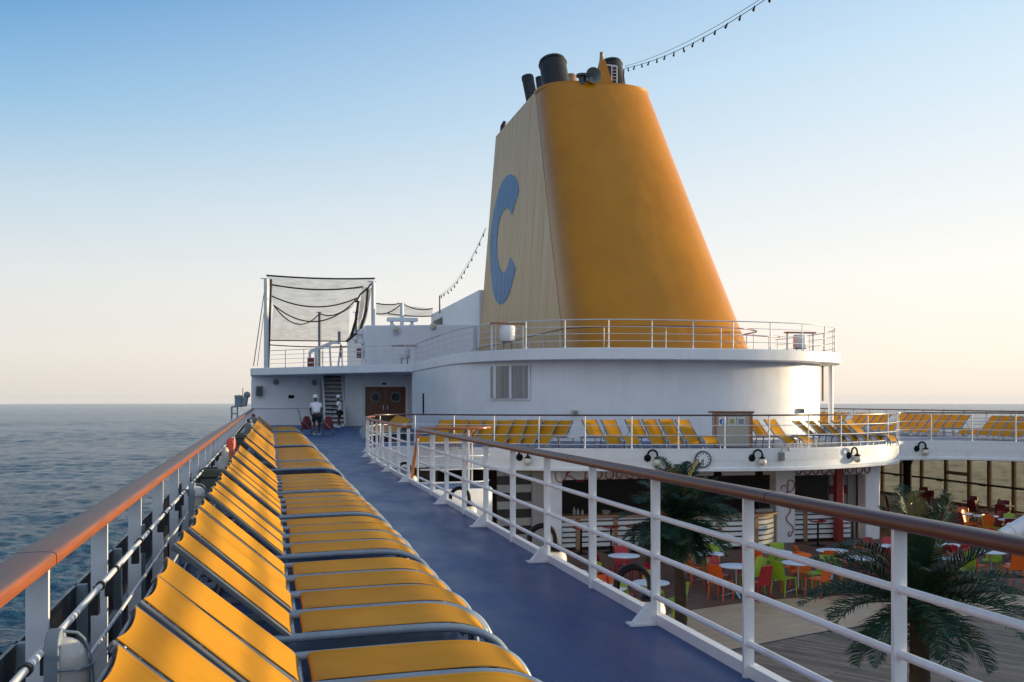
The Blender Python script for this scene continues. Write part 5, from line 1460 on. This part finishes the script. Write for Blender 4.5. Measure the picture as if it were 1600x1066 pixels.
# ------------------------------------------------------------------ people and their trolleys
def skin_body(name, verts, edges, mat, parent, sub=2):
    me = bpy.data.meshes.new(name); me.from_pydata([v[:3] for v in verts], edges, [])
    o = bpy.data.objects.new(name, me); col.objects.link(o); o.parent = parent
    md = o.modifiers.new('skin', 'SKIN'); md.use_smooth_shade = True
    if not me.skin_vertices: 
        bm = bmesh.new(); bm.from_mesh(me); bm.verts.layers.skin.verify(); bm.to_mesh(me); bm.free()
    for i, v in enumerate(verts):
        r = v[3]; me.skin_vertices[0].data[i].radius = (r, v[4] if len(v) > 4 else r)
        me.skin_vertices[0].data[i].use_root = (i == 0)
    s = o.modifiers.new('sub', 'SUBSURF'); s.levels = s.render_levels = sub
    me.materials.append(mat); return o
def person(loc, rz, label, lean, head_turn, arms, sc=1.0):
    t = thing('person', label, 'person', loc, rz); t.scale = (sc, sc, sc)
    sp = Vector((0, lean, 0))
    def up(z): return lean * max(0, z - .95) / .55
    V = []; E = []
    def v(x, y, z, r, r2=None): V.append((x, y, z, r, r2 if r2 else r)); return len(V) - 1
    pel = v(0, 0, .95, .15, .11); wai = v(0, up(1.1), 1.1, .14, .10); che = v(0, up(1.3), 1.3, .165, .11); nk = v(0, up(1.47), 1.46, .065); hb = v(0, up(1.5) + .01, 1.54, .06); hd = v(0, up(1.52) + .03, 1.62, .085, .1); ht = v(0, up(1.54) + .02, 1.72, .07, .085)
    E += [(pel, wai), (wai, che), (che, nk), (nk, hb), (hb, hd), (hd, ht)]
    nose = v(0, up(1.52) + .13, 1.61, .018); E.append((hd, nose))
    for s_, (k_, a_) in zip((-1, 1), ((-.04, .02), (.12, .22))):
        hip = v(.10 * s_, 0, .88, .095); kn = v(.12 * s_, .04 + k_ * .3, .48, .062); an = v(.12 * s_, k_ - .02, .09, .045); to = v(.13 * s_, k_ + .14, .03, .035)
        E += [(pel, hip), (hip, kn), (kn, an), (an, to)]
    for s_, (ex, ey, ez, hx, hy, hz) in zip((-1, 1), arms):
        sh = v(.19 * s_, up(1.4), 1.40, .062); el = v(ex * s_, up(1.2) + ey, ez, .046); wr = v(hx * s_, hy, hz, .034)
        E += [(che, sh), (sh, el), (el, wr)]
        d = Vector((hx * s_ - ex * s_, hy - up(1.2) - ey, hz - ez)).normalized()
        pm = v(hx * s_ + d.x * .07, hy + d.y * .07, hz + d.z * .07, .036, .022); E.append((wr, pm))
        for q in range(4):
            o_ = (q - 1.5) * .02
            f1 = v(hx * s_ + d.x * .13 + o_ * .3, hy + d.y * .13 + o_, hz + d.z * .13, .010); f2 = v(hx * s_ + d.x * (.17 + .01 * (q in (1, 2))) + o_ * .3 - .01 * s_, hy + d.y * .17 + o_, hz + d.z * (.17 + .01 * (q in (1, 2))), .008)
            E += [(pm, f1), (f1, f2)]
        th = v(hx * s_ + d.x * .08 - .03 * s_, hy + d.y * .08 + .03, hz + d.z * .08, .010); E.append((wr, th))
    skin_body('body', V, E, M['skin'], t)
    # shirt, shorts, shoes, cap as clothing over the body
    S = []; SE = []
    def a(x, y, z, r, r2=None): S.append((x, y, z, r, r2 if r2 else r)); return len(S) - 1
    p0 = a(0, 0, .93, .185, .145); p1 = a(0, up(1.1), 1.1, .185, .155); p2 = a(0, up(1.3), 1.31, .215, .175); p3 = a(0, up(1.44), 1.45, .115, .115)
    SE += [(p0, p1), (p1, p2), (p2, p3)]
    for s_, (ex, ey, ez, hx, hy, hz) in zip((-1, 1), arms):
        sh = a(.2 * s_, up(1.4), 1.39, .088); e2 = a((.2 + (ex - .2) * .75) * s_, up(1.25) + ey * .75, 1.39 + (ez - 1.39) * .75, .072); SE += [(p2, sh), (sh, e2)]
    skin_body('shirt', S, SE, M['shirt'], t)
    S = []; SE = []
    q0 = a(0, 0, .93, .175, .14)
    for s_, (k_, _) in zip((-1, 1), ((-.04, 0), (.12, 0))):
        h_ = a(.105 * s_, .0, .84, .118, .125); k2 = a(.125 * s_, .04 + k_ * .25, .55, .105, .11); SE += [(q0, h_), (h_, k2)]
    skin_body('shorts', S, SE, M['shorts'], t)
    for s_, k_ in zip((-1, 1), (-.04, .12)):
        S = []; c0 = a(.125 * s_, k_ - .06, .05, .052); c1 = a(.128 * s_, k_ + .06, .045, .05, .045); c2 = a(.132 * s_, k_ + .17, .035, .042, .034); c3 = a(.125 * s_, k_ - .02, .12, .052)
        skin_body('shoe', S, [(0, 1), (1, 2), (0, 3)], M['shirt'], t)
    c = (0, up(1.54) + .02, 1.70)
    cp = MB(); cp.lathe([(.112, -.04), (.112, .02), (.098, .07), (.06, .10), (0, .11)], (c[0], c[1], c[2] + .025), 20)
    cp.add([(c[0] + .1 * math.cos(q), c[1] + .1 * math.sin(q), c[2] - .03) for q in [PI * k / 8 for k in range(9)]] + [(c[0] + .1 * math.cos(q), c[1] + .02 + .2 * math.sin(q) ** .8 + .0, c[2] - .045) for q in [PI * k / 8 for k in range(9)]], [(i, i + 1, i + 10, i + 9) for i in range(8)])
    cp.build('cap', M['shirt'], t, 40, fix=False)
    return t
pp = on_z(495, 679.5, 0)
person((pp.x, pp.y, 0), R(8), 'person in white shirt, white cap and black shorts bending over a trolley, back turned', .30, 0, ((.25, .10, 1.14, .20, .36, .98), (.27, .10, 1.16, .22, .36, 1.0)), .98)
pp2 = on_z(531, 668.5, 0)
person((pp2.x, pp2.y, 0), R(80), 'person in white shirt and black shorts standing side on, looking down at something held', .06, 0, ((.27, .10, 1.14, .14, .36, 1.16), (.28, .08, 1.14, .18, .36, 1.14)), 1.0)
def trolley(px, py, rz, label, d):
    p = on_z(px, py, 0); t = thing('maroon_trolley', label, 'trolley', p, rz)
    b = MB(); b.add([(-.19, -.1, .24), (.19, -.1, .24), (.19, .1, .24), (-.19, .1, .24), (-.22, -.12, .52), (.22, -.12, .52), (.22, .12, .52), (-.22, .12, .52), (-.13, -.07, .76), (.13, -.07, .76), (.13, .07, .76), (-.13, .07, .76)], [(3, 2, 1, 0)] + [(i + o, (i + 1) % 4 + o, (i + 1) % 4 + o + 4, i + o + 4) for o in (0, 4) for i in range(4)] + [(8, 9, 10, 11)]); b.build('bag', M['maroon'], t, 30, bev=.04)
    MB().box((0, -.02, .78), (.22, .12, .08)).build('flap', M['maroon'], t, bev=.03)
    for x in (-.2, .2):
        for y in (-.16, .16): MB().tube([(x, y * .6, .3), (x * 1.15, y, 0)], .018, 6).build('leg', M['charcoal'], t)
    MB().tube([(-.18, .1, .3), (-.28, .22, 1.0), (-.34, .28, 1.12)], .02, 6).build('handle', M['charcoal'], t)
    MB().tube([(.26, -.14, .12), (-.2, -.15, .62)], .018, 6).build('brace', M['grey'], t)
trolley(479, 679, R(10), 'maroon wheeled trolley with a raised handle left of the bending person', 45)
trolley(513, 680, R(-8), 'maroon trolley on thin legs between the two people', 45)
# broom in the second person's hand
b_ = on_z(527, 667, 0); t = thing('broom', 'thin dark broom handle held by the side on person in front of the stairway', 'broom', (pp2.x - .42, pp2.y - .1, 0))
MB().tube([(-.1, 0, .03), (.05, 0, 1.2)], .016, 6).build('handle', M['charcoal'], t); MB().bb(-.24, .02, -.05, .05, 0, .07).build('brush', M['charcoal'], t)

# ------------------------------------------------------------------ camera, sun, sky
cam = bpy.data.cameras.new('camera'); co = bpy.data.objects.new('camera', cam); col.objects.link(co)
cam.sensor_width = 36; cam.lens = 36; cam.shift_y = (HOR - 533) / 1600.0
cam.clip_start = .05; cam.clip_end = 60000
co.location = (0, 0, EYE); co.rotation_euler = (R(90), 0, -YAW)
sc.camera = co
SUN_EL, SUN_DIR = 4.9, Vector((1, .02, 0)).normalized()
sl = bpy.data.lights.new('sun', 'SUN'); sl.energy = 5.0; sl.angle = R(2.4); sl.color = (1.0, .81, .50)
so = bpy.data.objects.new('sun', sl); col.objects.link(so)
sd = Vector((SUN_DIR.x * math.cos(R(SUN_EL)), SUN_DIR.y * math.cos(R(SUN_EL)), math.sin(R(SUN_EL))))
so.rotation_euler = sd.to_track_quat('Z', 'Y').to_euler()
w = bpy.data.worlds.new('World'); sc.world = w; w.use_nodes = True
nt = w.node_tree; bg = nt.nodes['Background']
sky = nt.nodes.new('ShaderNodeTexSky'); sky.sky_type = 'NISHITA'; sky.sun_disc = False
sky.sun_elevation = R(SUN_EL); sky.sun_rotation = math.atan2(SUN_DIR.x, SUN_DIR.y)
sky.air_density = 1.0; sky.dust_density = 2.5; sky.ozone_density = 1.5
tc = nt.nodes.new('ShaderNodeTexCoord'); sep = nt.nodes.new('ShaderNodeSeparateXYZ'); nt.links.new(tc.outputs['Generated'], sep.inputs[0])
def mth(op, a, b_=None):
    n_ = nt.nodes.new('ShaderNodeMath'); n_.operation = op
    for k, v_ in enumerate((a, b_)):
        if v_ is None: continue
        if hasattr(v_, 'is_output'): nt.links.new(v_, n_.inputs[k])
        else: n_.inputs[k].default_value = v_
    return n_.outputs[0]
zc = mth('MAXIMUM', sep.outputs['Z'], 0.0)
# hazy evening air: two elevation gradients, away from and towards the sun, blended by bearing
away = ramp(nt, zc, [(0.0, (.57, .53, .485)), (.045, (.63, .60, .56)), (.11, (.58, .605, .61)), (.18, (.42, .535, .62)), (.26, (.20, .39, .58)), (.36, (.035, .20, .47)), (.62, (.04, .12, .29)), (1.0, (.04, .10, .22))])
tow = ramp(nt, zc, [(0.0, (.78, .67, .57)), (.04, (.84, .745, .64)), (.11, (.80, .77, .715)), (.20, (.68, .715, .735)), (.30, (.54, .66, .75)), (.40, (.39, .56, .72)), (.62, (.12, .24, .42)), (1.0, (.04, .10, .22))])
dt = mth('ADD', mth('MULTIPLY', sep.outputs['X'], SUN_DIR.x), mth('MULTIPLY', sep.outputs['Y'], SUN_DIR.y))
tf = ramp(nt, mth('ADD', mth('MULTIPLY', dt, .5), .5), [(.34, 0), (.84, 1)])
g_ = mixc(nt, tf, away, tow)
# unseen sky astern, brightened to light the faces turned aft
aft = ramp(nt, mth('ADD', mth('MULTIPLY', sep.outputs['Y'], -.5), .5), [(.35, 0), (.9, 1)])
g_ = mixc(nt, aft, g_, AFT)
sca = nt.nodes.new('ShaderNodeVectorMath'); sca.operation = 'SCALE'; sca.inputs['Scale'].default_value = 10.0 * SKY_GAIN
nt.links.new(g_, sca.inputs[0])
mx = mixc(nt, .06, sca.outputs[0], sky.outputs[0])
nt.links.new(mx, bg.inputs['Color']); bg.inputs['Strength'].default_value = .1
sc.view_settings.view_transform = 'Standard'; sc.view_settings.look = 'None'; sc.view_settings.gamma = 1; sc.view_settings.exposure = .45
sc.render.engine = 'CYCLES'
